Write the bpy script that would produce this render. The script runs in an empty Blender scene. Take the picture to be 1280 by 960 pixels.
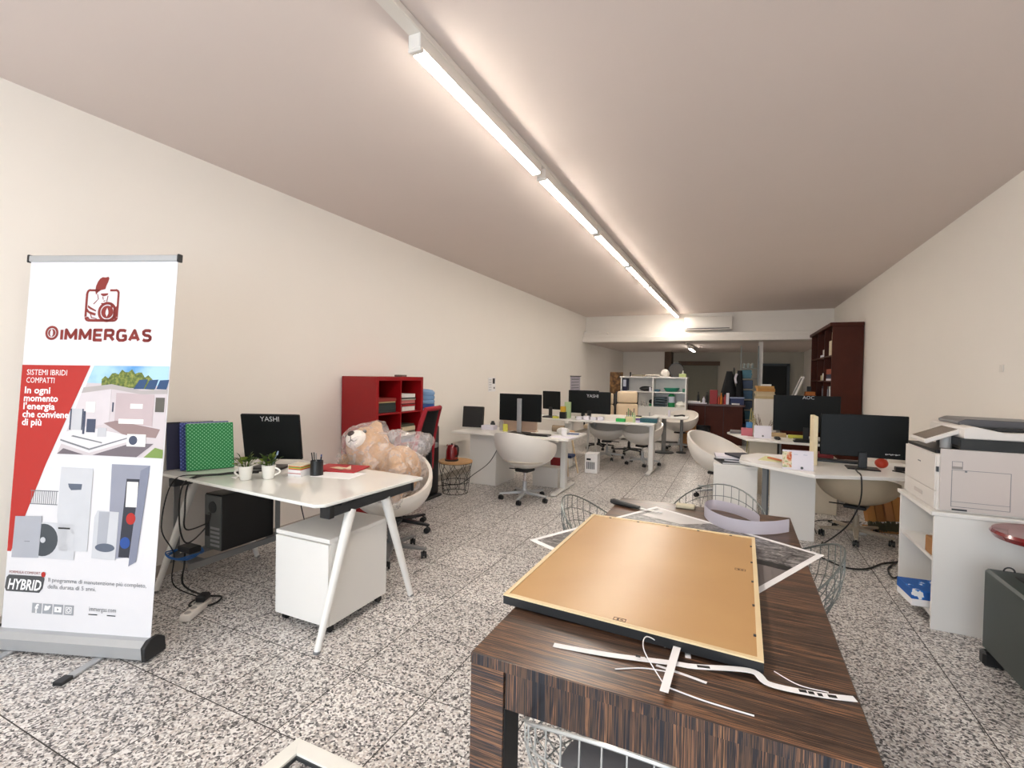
import bpy, bmesh, math, random
from mathutils import Vector, Matrix, noise
PI = math.pi
rnd = random.Random(7)
SC = bpy.context.scene
COL = SC.collection

# ---------------------------------------------------------------- camera, sky, exposure
cd = bpy.data.cameras.new('camera'); cam = bpy.data.objects.new('camera', cd); COL.objects.link(cam)
cd.sensor_width = 36.0; cd.lens = 36.0 * 607.48 / 1280.0; cd.clip_start = 0.03
yaw, pitch, roll = -0.434464, -0.018334, 0.0177
fw = Vector((math.sin(yaw) * math.cos(pitch), math.cos(yaw) * math.cos(pitch), math.sin(pitch)))
rt0 = Vector((math.cos(yaw), -math.sin(yaw), 0)); up0 = rt0.cross(fw)
rt = rt0 * math.cos(roll) + up0 * math.sin(roll); up = up0 * math.cos(roll) - rt0 * math.sin(roll)
cam.matrix_world = Matrix(((rt.x, up.x, -fw.x, 0), (rt.y, up.y, -fw.y, 0), (rt.z, up.z, -fw.z, 1.48), (0, 0, 0, 1)))
SC.camera = cam
SC.view_settings.view_transform = 'Standard'; SC.view_settings.look = 'None'
SC.view_settings.exposure = 1.36; SC.view_settings.gamma = 1.0; SC.view_settings.use_curve_mapping = False
w = bpy.data.worlds.new('overcast_sky'); SC.world = w; w.use_nodes = True
w.node_tree.nodes['Background'].inputs[0].default_value = (0.80, 0.90, 1.0, 1)
w.node_tree.nodes['Background'].inputs[1].default_value = 2.3
LAMP_STRENGTH = 24.0
pl = bpy.data.lights.new('shopfront_portal', 'AREA'); pl.shape = 'RECTANGLE'; pl.size = 5.1; pl.size_y = 2.5
pl.cycles.is_portal = True
po = bpy.data.objects.new('shopfront_portal', pl); COL.objects.link(po)
po.location = (-0.9, -3.16, 1.45); po.rotation_euler = (math.radians(90), 0, 0)

# ---------------------------------------------------------------- materials
def lin(c):
    return tuple(((v / 255) / 12.92 if v / 255 <= 0.04045 else ((v / 255 + 0.055) / 1.055) ** 2.4) for v in c[:3]) + (1.0,)
MATS = {}
def mat(name, col, rough=0.5, metal=0.0, var=0.06, scale=12.0, bump=0.0, spec=0.5, coat=0.0):
    if name in MATS: return MATS[name]
    m = bpy.data.materials.new(name); m.use_nodes = True; MATS[name] = m
    nt = m.node_tree; b = nt.nodes['Principled BSDF']
    tc = nt.nodes.new('ShaderNodeTexCoord'); nz = nt.nodes.new('ShaderNodeTexNoise')
    nz.inputs['Scale'].default_value = scale; nz.inputs['Detail'].default_value = 4
    nt.links.new(tc.outputs['Object'], nz.inputs['Vector'])
    mx = nt.nodes.new('ShaderNodeMix'); mx.data_type = 'RGBA'
    c = lin(col); d = tuple(max(0, v * (1 - 2 * var)) for v in c[:3]) + (1,)
    mx.inputs[6].default_value = c; mx.inputs[7].default_value = d
    nt.links.new(nz.outputs['Fac'], mx.inputs[0]); nt.links.new(mx.outputs[2], b.inputs['Base Color'])
    b.inputs['Roughness'].default_value = rough; b.inputs['Metallic'].default_value = metal
    b.inputs['Specular IOR Level'].default_value = spec; b.inputs['Coat Weight'].default_value = coat
    if bump:
        bp = nt.nodes.new('ShaderNodeBump'); bp.inputs['Strength'].default_value = bump; bp.inputs['Distance'].default_value = 0.01
        nt.links.new(nz.outputs['Fac'], bp.inputs['Height']); nt.links.new(bp.outputs['Normal'], b.inputs['Normal'])
    return m
def newmat(name):
    m = bpy.data.materials.new(name); m.use_nodes = True; MATS[name] = m
    return m, m.node_tree, m.node_tree.nodes['Principled BSDF']
def node(nt, t, **kw):
    n = nt.nodes.new(t)
    for k, v in kw.items(): setattr(n, k, v)
    return n
def ramp(nt, stops, interp='LINEAR'):
    r = nt.nodes.new('ShaderNodeValToRGB'); r.color_ramp.interpolation = interp
    e = r.color_ramp.elements
    while len(e) < len(stops): e.new(0.5)
    for i, (p, c) in enumerate(stops): e[i].position = p; e[i].color = lin(c)
    return r

def terrazzo():
    m, nt, b = newmat('terrazzo')
    g = node(nt, 'ShaderNodeNewGeometry'); oi = node(nt, 'ShaderNodeObjectInfo')
    nz = node(nt, 'ShaderNodeTexNoise'); nz.inputs['Scale'].default_value = 70; nz.inputs['Detail'].default_value = 2
    ad = node(nt, 'ShaderNodeVectorMath', operation='MULTIPLY_ADD'); ad.inputs[1].default_value = (0.011,) * 3
    nt.links.new(g.outputs['Position'], nz.inputs['Vector']); nt.links.new(nz.outputs['Color'], ad.inputs[0]); nt.links.new(g.outputs['Position'], ad.inputs[2])
    of = node(nt, 'ShaderNodeVectorMath', operation='ADD')
    sc = node(nt, 'ShaderNodeMath', operation='MULTIPLY'); sc.inputs[1].default_value = 37.0
    nt.links.new(oi.outputs['Random'], sc.inputs[0]); nt.links.new(ad.outputs[0], of.inputs[0]); nt.links.new(sc.outputs[0], of.inputs[1])
    vo = node(nt, 'ShaderNodeTexVoronoi'); vo.inputs['Scale'].default_value = 118
    nt.links.new(of.outputs[0], vo.inputs['Vector'])
    sx = node(nt, 'ShaderNodeSeparateColor'); nt.links.new(vo.outputs['Color'], sx.inputs[0])
    r = ramp(nt, [(0, (74, 72, 72)), (0.13, (118, 114, 113)), (0.27, (168, 163, 160)), (0.43, (212, 207, 203)), (0.62, (234, 231, 227)), (0.86, (203, 194, 187))], 'CONSTANT')
    nt.links.new(sx.outputs[0], r.inputs[0])
    # slight tone per tile
    hs = node(nt, 'ShaderNodeHueSaturation'); mr = node(nt, 'ShaderNodeMapRange'); mr.inputs[3].default_value = 0.9; mr.inputs[4].default_value = 1.06
    nt.links.new(oi.outputs['Random'], mr.inputs[0]); nt.links.new(mr.outputs[0], hs.inputs['Value']); nt.links.new(r.outputs[0], hs.inputs['Color'])
    nt.links.new(hs.outputs[0], b.inputs['Base Color']); b.inputs['Roughness'].default_value = 0.3; b.inputs['Specular IOR Level'].default_value = 0.35
    return m
def zebrano(name, axis, across, dark=(38, 33, 32)):
    # long grain along `axis`, streaks change along `across`
    m, nt, b = newmat(name)
    tc = node(nt, 'ShaderNodeTexCoord'); mp = node(nt, 'ShaderNodeMapping')
    s = [6.0, 6.0, 6.0]; s['xyz'.index(axis)] = 0.45; s['xyz'.index(across)] = 32.0
    mp.inputs['Scale'].default_value = s; nt.links.new(tc.outputs['Object'], mp.inputs[0])
    n1 = node(nt, 'ShaderNodeTexNoise'); n1.inputs['Scale'].default_value = 1.6; n1.inputs['Detail'].default_value = 5; n1.inputs['Roughness'].default_value = 0.72
    n1.inputs['Distortion'].default_value = 0.25
    nt.links.new(mp.outputs[0], n1.inputs['Vector'])
    r = ramp(nt, [(0.32, (22, 22, 26)), (0.42, dark), (0.455, (104, 78, 60)), (0.48, (50, 42, 40)), (0.52, dark), (0.555, (150, 108, 78)), (0.585, (70, 54, 46)), (0.63, (30, 30, 34)), (0.68, (176, 128, 90)), (0.72, (80, 60, 48))])
    nt.links.new(n1.outputs['Fac'], r.inputs[0]); nt.links.new(r.outputs[0], b.inputs['Base Color'])
    b.inputs['Roughness'].default_value = 0.28
    return m
def emit(name, col, strength):
    m, nt, b = newmat(name)
    b.inputs['Base Color'].default_value = (0.9, 0.9, 0.88, 1)
    b.inputs['Emission Color'].default_value = col; b.inputs['Emission Strength'].default_value = strength
    return m
def film(name, tint=(255, 250, 248), amount=0.3):
    m, nt, b = newmat(name)
    tr = node(nt, 'ShaderNodeBsdfTransparent'); mx = node(nt, 'ShaderNodeMixShader')
    tc = node(nt, 'ShaderNodeTexCoord'); nz = node(nt, 'ShaderNodeTexNoise'); nz.inputs['Scale'].default_value = 9; nz.inputs['Detail'].default_value = 6; nz.inputs['Distortion'].default_value = 1.5
    nt.links.new(tc.outputs['Object'], nz.inputs['Vector'])
    bp = node(nt, 'ShaderNodeBump'); bp.inputs['Strength'].default_value = 0.9; bp.inputs['Distance'].default_value = 0.03
    nt.links.new(nz.outputs['Fac'], bp.inputs['Height']); nt.links.new(bp.outputs[0], b.inputs['Normal'])
    b.inputs['Base Color'].default_value = lin(tint); b.inputs['Roughness'].default_value = 0.12; b.inputs['Specular IOR Level'].default_value = 0.9
    mr = node(nt, 'ShaderNodeMapRange'); mr.inputs[1].default_value = 0.35; mr.inputs[2].default_value = 0.7; mr.inputs[3].default_value = amount * 0.4; mr.inputs[4].default_value = amount * 1.6
    nt.links.new(nz.outputs['Fac'], mr.inputs[0]); nt.links.new(mr.outputs[0], mx.inputs[0])
    nt.links.new(tr.outputs[0], mx.inputs[1]); nt.links.new(b.outputs[0], mx.inputs[2])
    nt.links.new(mx.outputs[0], nt.nodes['Material Output'].inputs['Surface'])
    return m
def pane_mat(name):
    m, nt, b = newmat(name)
    tr = node(nt, 'ShaderNodeBsdfTransparent'); gl = node(nt, 'ShaderNodeBsdfGlossy'); gl.inputs['Roughness'].default_value = 0.02
    mx = node(nt, 'ShaderNodeMixShader'); mx.inputs[0].default_value = 0.05
    nt.links.new(tr.outputs[0], mx.inputs[1]); nt.links.new(gl.outputs[0], mx.inputs[2])
    nt.links.new(mx.outputs[0], nt.nodes['Material Output'].inputs['Surface'])
    return m
def pattern_mat(name, stops, scale, kind='noise', rough=0.6, mapscale=(1, 1, 1), detail=5, interp='LINEAR', rot=(0, 0, 0), regular=False):
    m, nt, b = newmat(name)
    tc = node(nt, 'ShaderNodeTexCoord'); mp = node(nt, 'ShaderNodeMapping'); mp.inputs['Scale'].default_value = mapscale; mp.inputs['Rotation'].default_value = rot
    nt.links.new(tc.outputs['Object'], mp.inputs[0])
    if kind == 'noise':
        t = node(nt, 'ShaderNodeTexNoise'); t.inputs['Detail'].default_value = detail; out = t.outputs['Fac']
    elif kind == 'voronoi':
        t = node(nt, 'ShaderNodeTexVoronoi'); out = t.outputs['Distance']
        if regular: t.inputs['Randomness'].default_value = 0.0
    else:
        t = node(nt, 'ShaderNodeTexWave'); t.inputs['Distortion'].default_value = 6; t.inputs['Detail'].default_value = 4; out = t.outputs['Fac']
    t.inputs['Scale'].default_value = scale; nt.links.new(mp.outputs[0], t.inputs['Vector'])
    r = ramp(nt, stops, interp); nt.links.new(out, r.inputs[0]); nt.links.new(r.outputs[0], b.inputs['Base Color'])
    b.inputs['Roughness'].default_value = rough
    return m

WALL = mat('wall_paint', (243, 237, 229), 0.75, var=0.015, scale=2, bump=0.02)
CEIL = mat('ceiling_paint', (224, 211, 204), 0.85, var=0.015, scale=2)
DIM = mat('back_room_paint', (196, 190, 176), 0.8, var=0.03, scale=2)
WHITE = mat('white_laminate', (236, 233, 228), 0.32, var=0.01)
GLOSSW = mat('white_glass_top', (232, 232, 226), 0.08, var=0.01, coat=0.3)
WPLAS = mat('white_plastic', (232, 226, 218), 0.35, var=0.015)
WMET = mat('white_metal', (232, 230, 225), 0.35, var=0.01)
CREAM = mat('cream_leather', (226, 204, 172), 0.5, var=0.03, bump=0.05, scale=60)
BEIGE = mat('beige_cushion', (214, 203, 188), 0.75, var=0.04, bump=0.1, scale=80)
BLACK = mat('black_plastic', (24, 25, 27), 0.4, var=0.05)
SCREEN = mat('monitor_black', (9, 14, 15), 0.45, var=0.03, spec=0.25)
DARKM = mat('dark_grey_metal', (70, 73, 76), 0.4, 0.6)
ALU = mat('brushed_aluminium', (188, 190, 192), 0.35, 0.45, var=0.05)
CHROME = mat('chrome', (205, 205, 205), 0.15, 1.0)
GREYP = mat('grey_plastic', (128, 128, 128), 0.45)
RED = mat('red_lacquer', (150, 8, 16), 0.35, var=0.04)
REDC = mat('red_fabric', (150, 18, 34), 0.8, bump=0.15, scale=90)
DKRED = mat('dark_red_enamel', (120, 10, 18), 0.12, var=0.05, coat=0.5)
BLKC = mat('black_mesh_fabric', (17, 16, 18), 0.85, bump=0.2, scale=120)
PAPER = mat('white_paper', (240, 238, 238), 0.7, var=0.01)
LILAC = mat('cool_white_paper', (226, 222, 232), 0.6, var=0.01)
CARD = mat('brown_cardboard', (170, 122, 74), 0.8, var=0.06)
WOOD = mat('pale_wood', (205, 160, 110), 0.5, var=0.1, scale=20)
DKWOOD = mat('dark_mahogany', (78, 34, 20), 0.5, var=0.15, scale=6, spec=0.2)
BROWNP = mat('brown_frame', (92, 68, 48), 0.6, var=0.08)
BLUE = mat('blue_plastic', (28, 74, 150), 0.4)
TEAL = mat('teal_plastic', (10, 110, 100), 0.4)
GREENB = mat('green_card', (30, 140, 78), 0.5)
CABLE = mat('black_cable', (20, 20, 21), 0.5)
BRED = mat('print_red', (178, 30, 20), 0.45, var=0.01)
BDRED = mat('print_dark_red', (132, 34, 26), 0.45, var=0.01)
PGREY = mat('print_grey', (120, 122, 126), 0.5, var=0.01)
YEL = mat('yellow_note', (226, 222, 96), 0.7)
STONE = mat('baseboard_stone', (190, 180, 168), 0.4, var=0.08, scale=30)
DGREEN = mat('dark_green_metal', (44, 56, 52), 0.35, var=0.05)

# ---------------------------------------------------------------- mesh helpers
def basis(o):
    m = o.matrix_basis.copy(); p = o.parent
    while p: m = p.matrix_basis @ m; p = p.parent
    return m
class MB:
    def __init__(s): s.b = bmesh.new()
    def add(s, bm2, M=None):
        me = bpy.data.meshes.new('t'); bm2.to_mesh(me); bm2.free()
        if M is not None: me.transform(M)
        s.b.from_mesh(me); bpy.data.meshes.remove(me); return s
    def box(s, x0, x1, y0, y1, z0, z1, bev=0.0, M=None, seg=1):
        b = bmesh.new(); bmesh.ops.create_cube(b, size=1)
        for v in b.verts: v.co = Vector(((x0 + x1) / 2 + v.co.x * (x1 - x0), (y0 + y1) / 2 + v.co.y * (y1 - y0), (z0 + z1) / 2 + v.co.z * (z1 - z0)))
        if bev: bmesh.ops.bevel(b, geom=b.edges[:], offset=bev, segments=seg, affect='EDGES', profile=0.5)
        return s.add(b, M)
    def cyl(s, p0, p1, r0, r1=None, seg=16, caps=True):
        p0 = Vector(p0); p1 = Vector(p1); r1 = r0 if r1 is None else r1
        b = bmesh.new(); d = p1 - p0
        bmesh.ops.create_cone(b, cap_ends=caps, segments=seg, radius1=r0, radius2=r1, depth=d.length)
        M = Matrix.Translation((p0 + p1) / 2) @ d.to_track_quat('Z', 'Y').to_matrix().to_4x4()
        return s.add(b, M)
    def tube(s, pts, r, seg=6, closed=False):
        P = [Vector(p) for p in pts]; n = len(P); b = bmesh.new(); rings = []
        prev = None
        for i in range(n):
            a = P[(i - 1) % n] if (closed or i > 0) else P[i]; c = P[(i + 1) % n] if (closed or i < n - 1) else P[i]
            t = (c - a).normalized()
            if prev is None:
                u = t.orthogonal().normalized()
            else:
                u = (prev - t * prev.dot(t)); u = u.normalized() if u.length > 1e-6 else t.orthogonal().normalized()
            prev = u; v = t.cross(u)
            rr = r[i] if isinstance(r, (list, tuple)) else r
            rings.append([b.verts.new(P[i] + (u * math.cos(2 * PI * k / seg) + v * math.sin(2 * PI * k / seg)) * rr) for k in range(seg)])
        for i in range(n if closed else n - 1):
            A, B = rings[i], rings[(i + 1) % n]
            for k in range(seg): b.faces.new((A[k], A[(k + 1) % seg], B[(k + 1) % seg], B[k]))
        if not closed: b.faces.new(rings[0][::-1]); b.faces.new(rings[-1])
        return s.add(b)
    def lathe(s, prof, c=(0, 0, 0), seg=24, M=None):
        b = bmesh.new(); R = []
        for r, z in prof:
            if r < 1e-5: R.append([b.verts.new((c[0], c[1], c[2] + z))] * seg)
            else: R.append([b.verts.new((c[0] + r * math.cos(2 * PI * k / seg), c[1] + r * math.sin(2 * PI * k / seg), c[2] + z)) for k in range(seg)])
        for A, B in zip(R, R[1:]):
            for k in range(seg):
                q = []
                for v in (A[k], A[(k + 1) % seg], B[(k + 1) % seg], B[k]):
                    if v not in q: q.append(v)
                if len(q) > 2: b.faces.new(q)
        bmesh.ops.recalc_face_normals(b, faces=b.faces[:])
        return s.add(b, M)
    def sph(s, c, r, seg=16, M=None):
        if not isinstance(r, (tuple, list)): r = (r, r, r)
        b = bmesh.new(); bmesh.ops.create_uvsphere(b, u_segments=seg, v_segments=max(6, seg * 2 // 3), radius=1)
        T = Matrix.Translation(c) @ (M if M is not None else Matrix.Identity(4)) @ Matrix.Diagonal((*r, 1))
        return s.add(b, T)
    def prism(s, pts, z0, z1, M=None, bev=0.0):
        b = bmesh.new(); vs = [b.verts.new((p[0], p[1], z0)) for p in pts]; f = b.faces.new(vs)
        e = bmesh.ops.extrude_face_region(b, geom=[f])
        for v in e['geom']:
            if isinstance(v, bmesh.types.BMVert): v.co.z = z1
        bmesh.ops.recalc_face_normals(b, faces=b.faces[:])
        if bev: bmesh.ops.bevel(b, geom=b.edges[:], offset=bev, segments=1, affect='EDGES')
        return s.add(b, M)
    def grid(s, f, nu, nv, thick=0.0, closeu=False):
        b = bmesh.new(); V = [[b.verts.new(f(i, j)) for j in range(nv)] for i in range(nu)]
        for i in range(nu if closeu else nu - 1):
            for j in range(nv - 1): b.faces.new((V[i][j], V[(i + 1) % nu][j], V[(i + 1) % nu][j + 1], V[i][j + 1]))
        if thick: bmesh.ops.solidify(b, geom=b.faces[:], thickness=thick)
        return s.add(b)
    def build(s, name, m, parent=None, world=False, smooth=35):
        me = bpy.data.meshes.new(name); s.b.to_mesh(me); s.b.free()
        if world and parent is not None: me.transform(basis(parent).inverted())
        me.materials.append(m)
        if smooth:
            me.polygons.foreach_set('use_smooth', [True] * len(me.polygons)); me.set_sharp_from_angle(angle=math.radians(smooth))
        o = bpy.data.objects.new(name, me); COL.objects.link(o)
        if parent is not None: o.parent = parent
        return o
def tag(o, label=None, cat=None, group=None, kind=None):
    if label: o['label'] = label
    if cat: o['category'] = cat
    if group: o['group'] = group
    if kind: o['kind'] = kind
    return o
def thing(name, label, cat, loc=(0, 0, 0), rz=0.0, group=None):
    o = bpy.data.objects.new(name, None); COL.objects.link(o); o.empty_display_size = 0.1
    o.location = loc; o.rotation_euler = (0, 0, rz)
    return tag(o, label, cat, group)
def copy_tree(o, parent=None):
    c = o.copy(); COL.objects.link(c)
    if parent is not None: c.parent = parent
    for ch in list(o.children): copy_tree(ch, c)
    return c
def struct(o): o['kind'] = 'structure'; return o
def sbox(name, m, *a, bev=0.0): return struct(MB().box(*a[:6], bev=a[6] if len(a) > 6 else bev).build(name, m))
def pbox(name, m, parent, *a, bev=0.0, world=True): return MB().box(*a[:6], bev=a[6] if len(a) > 6 else bev).build(name, m, parent, world)
def solo(mb, name, m, label, cat, group=None, smooth=35):
    """a thing that is one mesh; origin moved to its base"""
    vs = [v.co for v in mb.b.verts]
    c = Vector((sum(v.x for v in vs) / len(vs), sum(v.y for v in vs) / len(vs), min(v.z for v in vs)))
    bmesh.ops.translate(mb.b, verts=mb.b.verts[:], vec=-c)
    o = mb.build(name, m, smooth=smooth); o.location = c
    return tag(o, label, cat, group)
DG = None
def text_mesh(s, size, bold=0.0, spacing=1.0, shear=0.0, align='LEFT', depth=0.0):
    cu = bpy.data.curves.new('t', 'FONT'); cu.body = s; cu.size = size; cu.offset = bold; cu.space_character = spacing
    cu.shear = shear; cu.align_x = align; cu.extrude = depth; cu.resolution_u = 2
    o = bpy.data.objects.new('t', cu); COL.objects.link(o)
    bpy.context.view_layer.update(); dg = bpy.context.evaluated_depsgraph_get()
    me = bpy.data.meshes.new_from_object(o.evaluated_get(dg)); bpy.data.objects.remove(o); bpy.data.curves.remove(cu)
    return me
def text(s, size, M, m, parent, name='lettering', width=None, world=False, **kw):
    me = text_mesh(s, size, **kw)
    if width:
        xs = [v.co.x for v in me.vertices]; k = width / (max(xs) - min(xs)); me.transform(Matrix.Diagonal((k, 1, 1, 1)))
    me.transform(M)
    if world: me.transform(basis(parent).inverted())
    me.name = name; me.materials.clear(); me.materials.append(m)
    o = bpy.data.objects.new(name, me); COL.objects.link(o); o.parent = parent
    return o
def RZ(a): return Matrix.Rotation(a, 4, 'Z')
def RX(a): return Matrix.Rotation(a, 4, 'X')
def RY(a): return Matrix.Rotation(a, 4, 'Y')
def TR(x, y, z): return Matrix.Translation((x, y, z))
FACE_FRONT = RX(PI / 2)          # text plane XY -> XZ, readable from -Y
def spline(pts, n=8):
    P = [Vector(p) for p in pts]; out = []
    for i in range(len(P) - 1):
        p0, p1, p2, p3 = P[max(i - 1, 0)], P[i], P[i + 1], P[min(i + 2, len(P) - 1)]
        for k in range(n):
            t = k / n
            out.append(0.5 * ((2 * p1) + (p2 - p0) * t + (2 * p0 - 5 * p1 + 4 * p2 - p3) * t * t + (3 * p1 - p0 - 3 * p2 + p3) * t ** 3))
    out.append(P[-1]); return out

# ---------------------------------------------------------------- setting
XL, XR, YF, YM, YB, ZC, ZB = -3.70, 1.88, -3.2, 12.30, 17.8, 3.06, 2.37
floor = sbox('floor', mat('grout', (64, 60, 57), 0.8), XL - .1, XR + .1, YF - .1, YB + .1, -0.10, -0.0012)
TER = terrazzo(); T = 0.447
tb = bmesh.new(); bmesh.ops.create_cube(tb, size=1)
for v in tb.verts: v.co = Vector((v.co.x * (T - 0.0055), v.co.y * (T - 0.0055), v.co.z * 0.0012 - 0.0006))
bmesh.ops.bevel(tb, geom=[e for e in tb.edges if all(v.co.z > -0.0006 for v in e.verts)], offset=0.0004, segments=1, affect='EDGES')
tme = bpy.data.meshes.new('tile'); tb.to_mesh(tme); tb.free(); tme.materials.append(TER)
inv = cam.matrix_world.inverted(); cells = []
i0 = int((XL + 1.69) / T) - 1
for i in range(i0, i0 + 15):
    for j in range(-12, 38):
        cx, cy = -1.69 + (i + .5) * T, 1.39 + (j + .5) * T
        if cx - T / 2 > XR or cx + T / 2 < XL or cy - T / 2 > YB or cy + T / 2 < YF: continue
        p = inv @ Vector((cx, cy, 0)); vis = p.z < -0.2 and abs(p.x / -p.z) < 1.12 and p.y / -p.z > -0.98
        cells.append((not vis, -p.z if vis else 99, cx, cy))
cells.sort()
rest = MB()
for n, (nv, d, cx, cy) in enumerate(cells):
    x0, x1 = max(cx - T / 2, XL) + .00275, min(cx + T / 2, XR) - .00275; y0, y1 = max(cy - T / 2, YF) + .00275, min(cy + T / 2, YB) - .00275
    full = (x1 - x0 > T - .01) and (y1 - y0 > T - .01)
    if n < 300 and not nv and full:
        o = bpy.data.objects.new('tile', tme); COL.objects.link(o); o.parent = floor; o.location = (cx, cy, 0)
    elif n < 300 and not nv:
        MB().box(x0, x1, y0, y1, -.0012, 0).build('tile', TER, floor, smooth=0)
    elif x1 - x0 > .01 and y1 - y0 > .01: rest.box(x0, x1, y0, y1, -.0012, 0)
tag(rest.build('far_tiles', TER, floor, smooth=0), kind='stuff')

sbox('wall_left', WALL, XL - .12, XL, YF - .1, YB + .1, 0, ZC + .1)
sbox('wall_right', WALL, XR, XR + .12, YF - .1, YB + .1, 0, ZC + .1)
sbox('ceiling', CEIL, XL - .12, XR + .12, YF - .1, 12.75, ZC, ZC + .12)
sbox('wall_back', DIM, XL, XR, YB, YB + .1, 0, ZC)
sbox('trim_1', WALL, XL, XR, 12.60, 12.72, ZB + .05, ZC)                  # panel above the ledge
sbox('trim_2', CEIL, XL, XR, 12.62, YB, ZB, ZB + .13)                      # low ceiling of the rear bay
ledge = struct(MB().box(XL, XR, 12.30, 12.62, ZB, ZB + .12, .006).box(XL, XR, 12.36, 12.62, ZB + .12, ZB + .20, .006).build('trim_3', WALL))
sbox('trim_4', WALL, XL + .02, XL + .62, 12.33, 12.55, ZB + .20, ZB + .27, bev=.006)
sbox('baseboard_left', STONE, XL, XL + .012, YF, YB, 0, .085)
sbox('baseboard_right', STONE, XR - .012, XR, YF, YB, 0, .085)
# shop front behind the photographer: wall with one large window
wf = MB(); wf.box(XL, XL + .15, YF - .1, YF, 0, ZC).box(XR - .15, XR, YF - .1, YF, 0, ZC).box(XL, XR, YF - .1, YF, 2.75, ZC).box(XL, XR, YF - .1, YF, 0, .12)
struct(wf.build('wall_front', WALL))
win = struct(MB().box(XL + .15, XR - .15, YF - .08, YF - .02, .12, .18).box(XL + .15, XR - .15, YF - .08, YF - .02, 2.69, 2.75)
             .box(XL + .15, XL + .21, YF - .08, YF - .02, .12, 2.75).box(XR - .21, XR - .15, YF - .08, YF - .02, .12, 2.75).box(-.95, -.89, YF - .08, YF - .02, .12, 2.75).build('window_1', DARKM))
PANE = pane_mat('window_glass')
pbox('pane', PANE, win, XL + .21, -.95, YF - .055, YF - .045, .18, 2.69); pbox('pane', PANE, win, -.89, XR - .21, YF - .055, YF - .045, .18, 2.69)
# rear bay
sbox('wall_rear_left', WALL, XL, -2.28, 17.3, YB, 0, ZB); sbox('trim_5', BROWNP, -2.28, -2.06, 17.25, YB, 0, ZB)
d1 = sbox('door_1', mat('grey_shutter', (140, 138, 124), 0.6), -1.72, -.62, 17.72, 17.78, 0, 1.92)
pbox('door_frame', BROWNP, d1, -1.86, -1.72, 17.60, YB, 0, 1.92); pbox('door_frame', BROWNP, d1, -1.86, -.55, 17.60, YB, 1.92, 2.06)
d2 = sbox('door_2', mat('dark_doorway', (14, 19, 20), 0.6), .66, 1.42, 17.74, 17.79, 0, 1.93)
pbox('door_frame', DARKM, d2, .58, .66, 17.70, YB, 0, 1.98); pbox('door_frame', DARKM, d2, 1.42, 1.50, 17.70, YB, 0, 1.98); pbox('door_frame', DARKM, d2, .58, 1.50, 17.70, YB, 1.93, 2.0)
sbox('column_1', WALL, .44, .53, 12.95, 13.10, 0, ZB)

# ---------------------------------------------------------------- ceiling battens (real lamps)
DIFF = emit('lamp_diffuser', (1.0, 0.925, 0.83, 1), LAMP_STRENGTH)
LX = -1.37
ordn = ['nearest to the camera', 'second from the camera', 'third from the camera', 'fourth from the camera', 'fifth from the camera', 'sixth from the camera', 'farthest, beside the air conditioner']
trunk = MB().box(LX - .035, LX + .035, YF, 12.58, ZC - .035, ZC, .004)
tag(trunk.build('light_trunking', WPLAS), 'long white trunking rail running along the ceiling above the battens', 'rail')
def batten(y0, y1, z, label, group):
    t = thing('ceiling_light', label, 'ceiling light', (LX, (y0 + y1) / 2, z - .035), 0, group)
    pbox('housing', WPLAS, t, LX - .034, LX + .034, y0 - .03, y1 + .03, z - .10, z - .035, .004)
    prof = [(-.031, 0), (-.024, -.013), (.024, -.013), (.031, 0)]
    M = Matrix(((1, 0, 0, LX), (0, 0, -1, y1), (0, 1, 0, z - .1005), (0, 0, 0, 1)))
    MB().prism(prof, 0, y1 - y0, M).build('diffuser', DIFF, t, True)
    for ya, yb in ((y0 - .03, y0), (y1, y1 + .03)): pbox('end_cap', WPLAS, t, LX - .036, LX + .036, ya, yb, z - .116, z - .10, .004)
for k in range(7):
    y0 = 1.86 + k * 1.575
    batten(y0, y0 + 1.44 if k < 6 else y0 + 1.10, ZC, 'lit white batten light of the ceiling row, ' + ordn[k], 'battens of the ceiling row')
batten(-.08, 1.32, ZC, 'lit white batten light of the ceiling row, third from the shop window', 'battens of the ceiling row')
batten(-1.65, -.25, ZC, 'lit white batten light of the ceiling row, second from the shop window', 'battens of the ceiling row')
LX = -1.18
MB_t = MB().box(LX - .03, LX + .03, 12.8, 16.2, ZB - .035, ZB, .003)
tag(MB_t.build('light_trunking', WPLAS), 'short trunking rail on the low ceiling of the rear bay', 'rail')
batten(13.6, 15.2, ZB, 'single lit batten on the low ceiling of the rear bay', 'rear bay lighting')

ac = thing('air_conditioner', 'white wall air conditioner above the ledge under the ceiling', 'air conditioner', (-.67, 12.6, 2.62))
MB().box(-1.20, -.14, 12.37, 12.6, 2.63, 2.95, .025, seg=2).build('housing', WPLAS, ac, True)
pbox('air_outlet', BLACK, ac, -1.14, -.20, 12.362, 12.372, 2.655, 2.675); pbox('louvre', WPLAS, ac, -1.14, -.20, 12.34, 12.362, 2.632, 2.650, .004)

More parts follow.
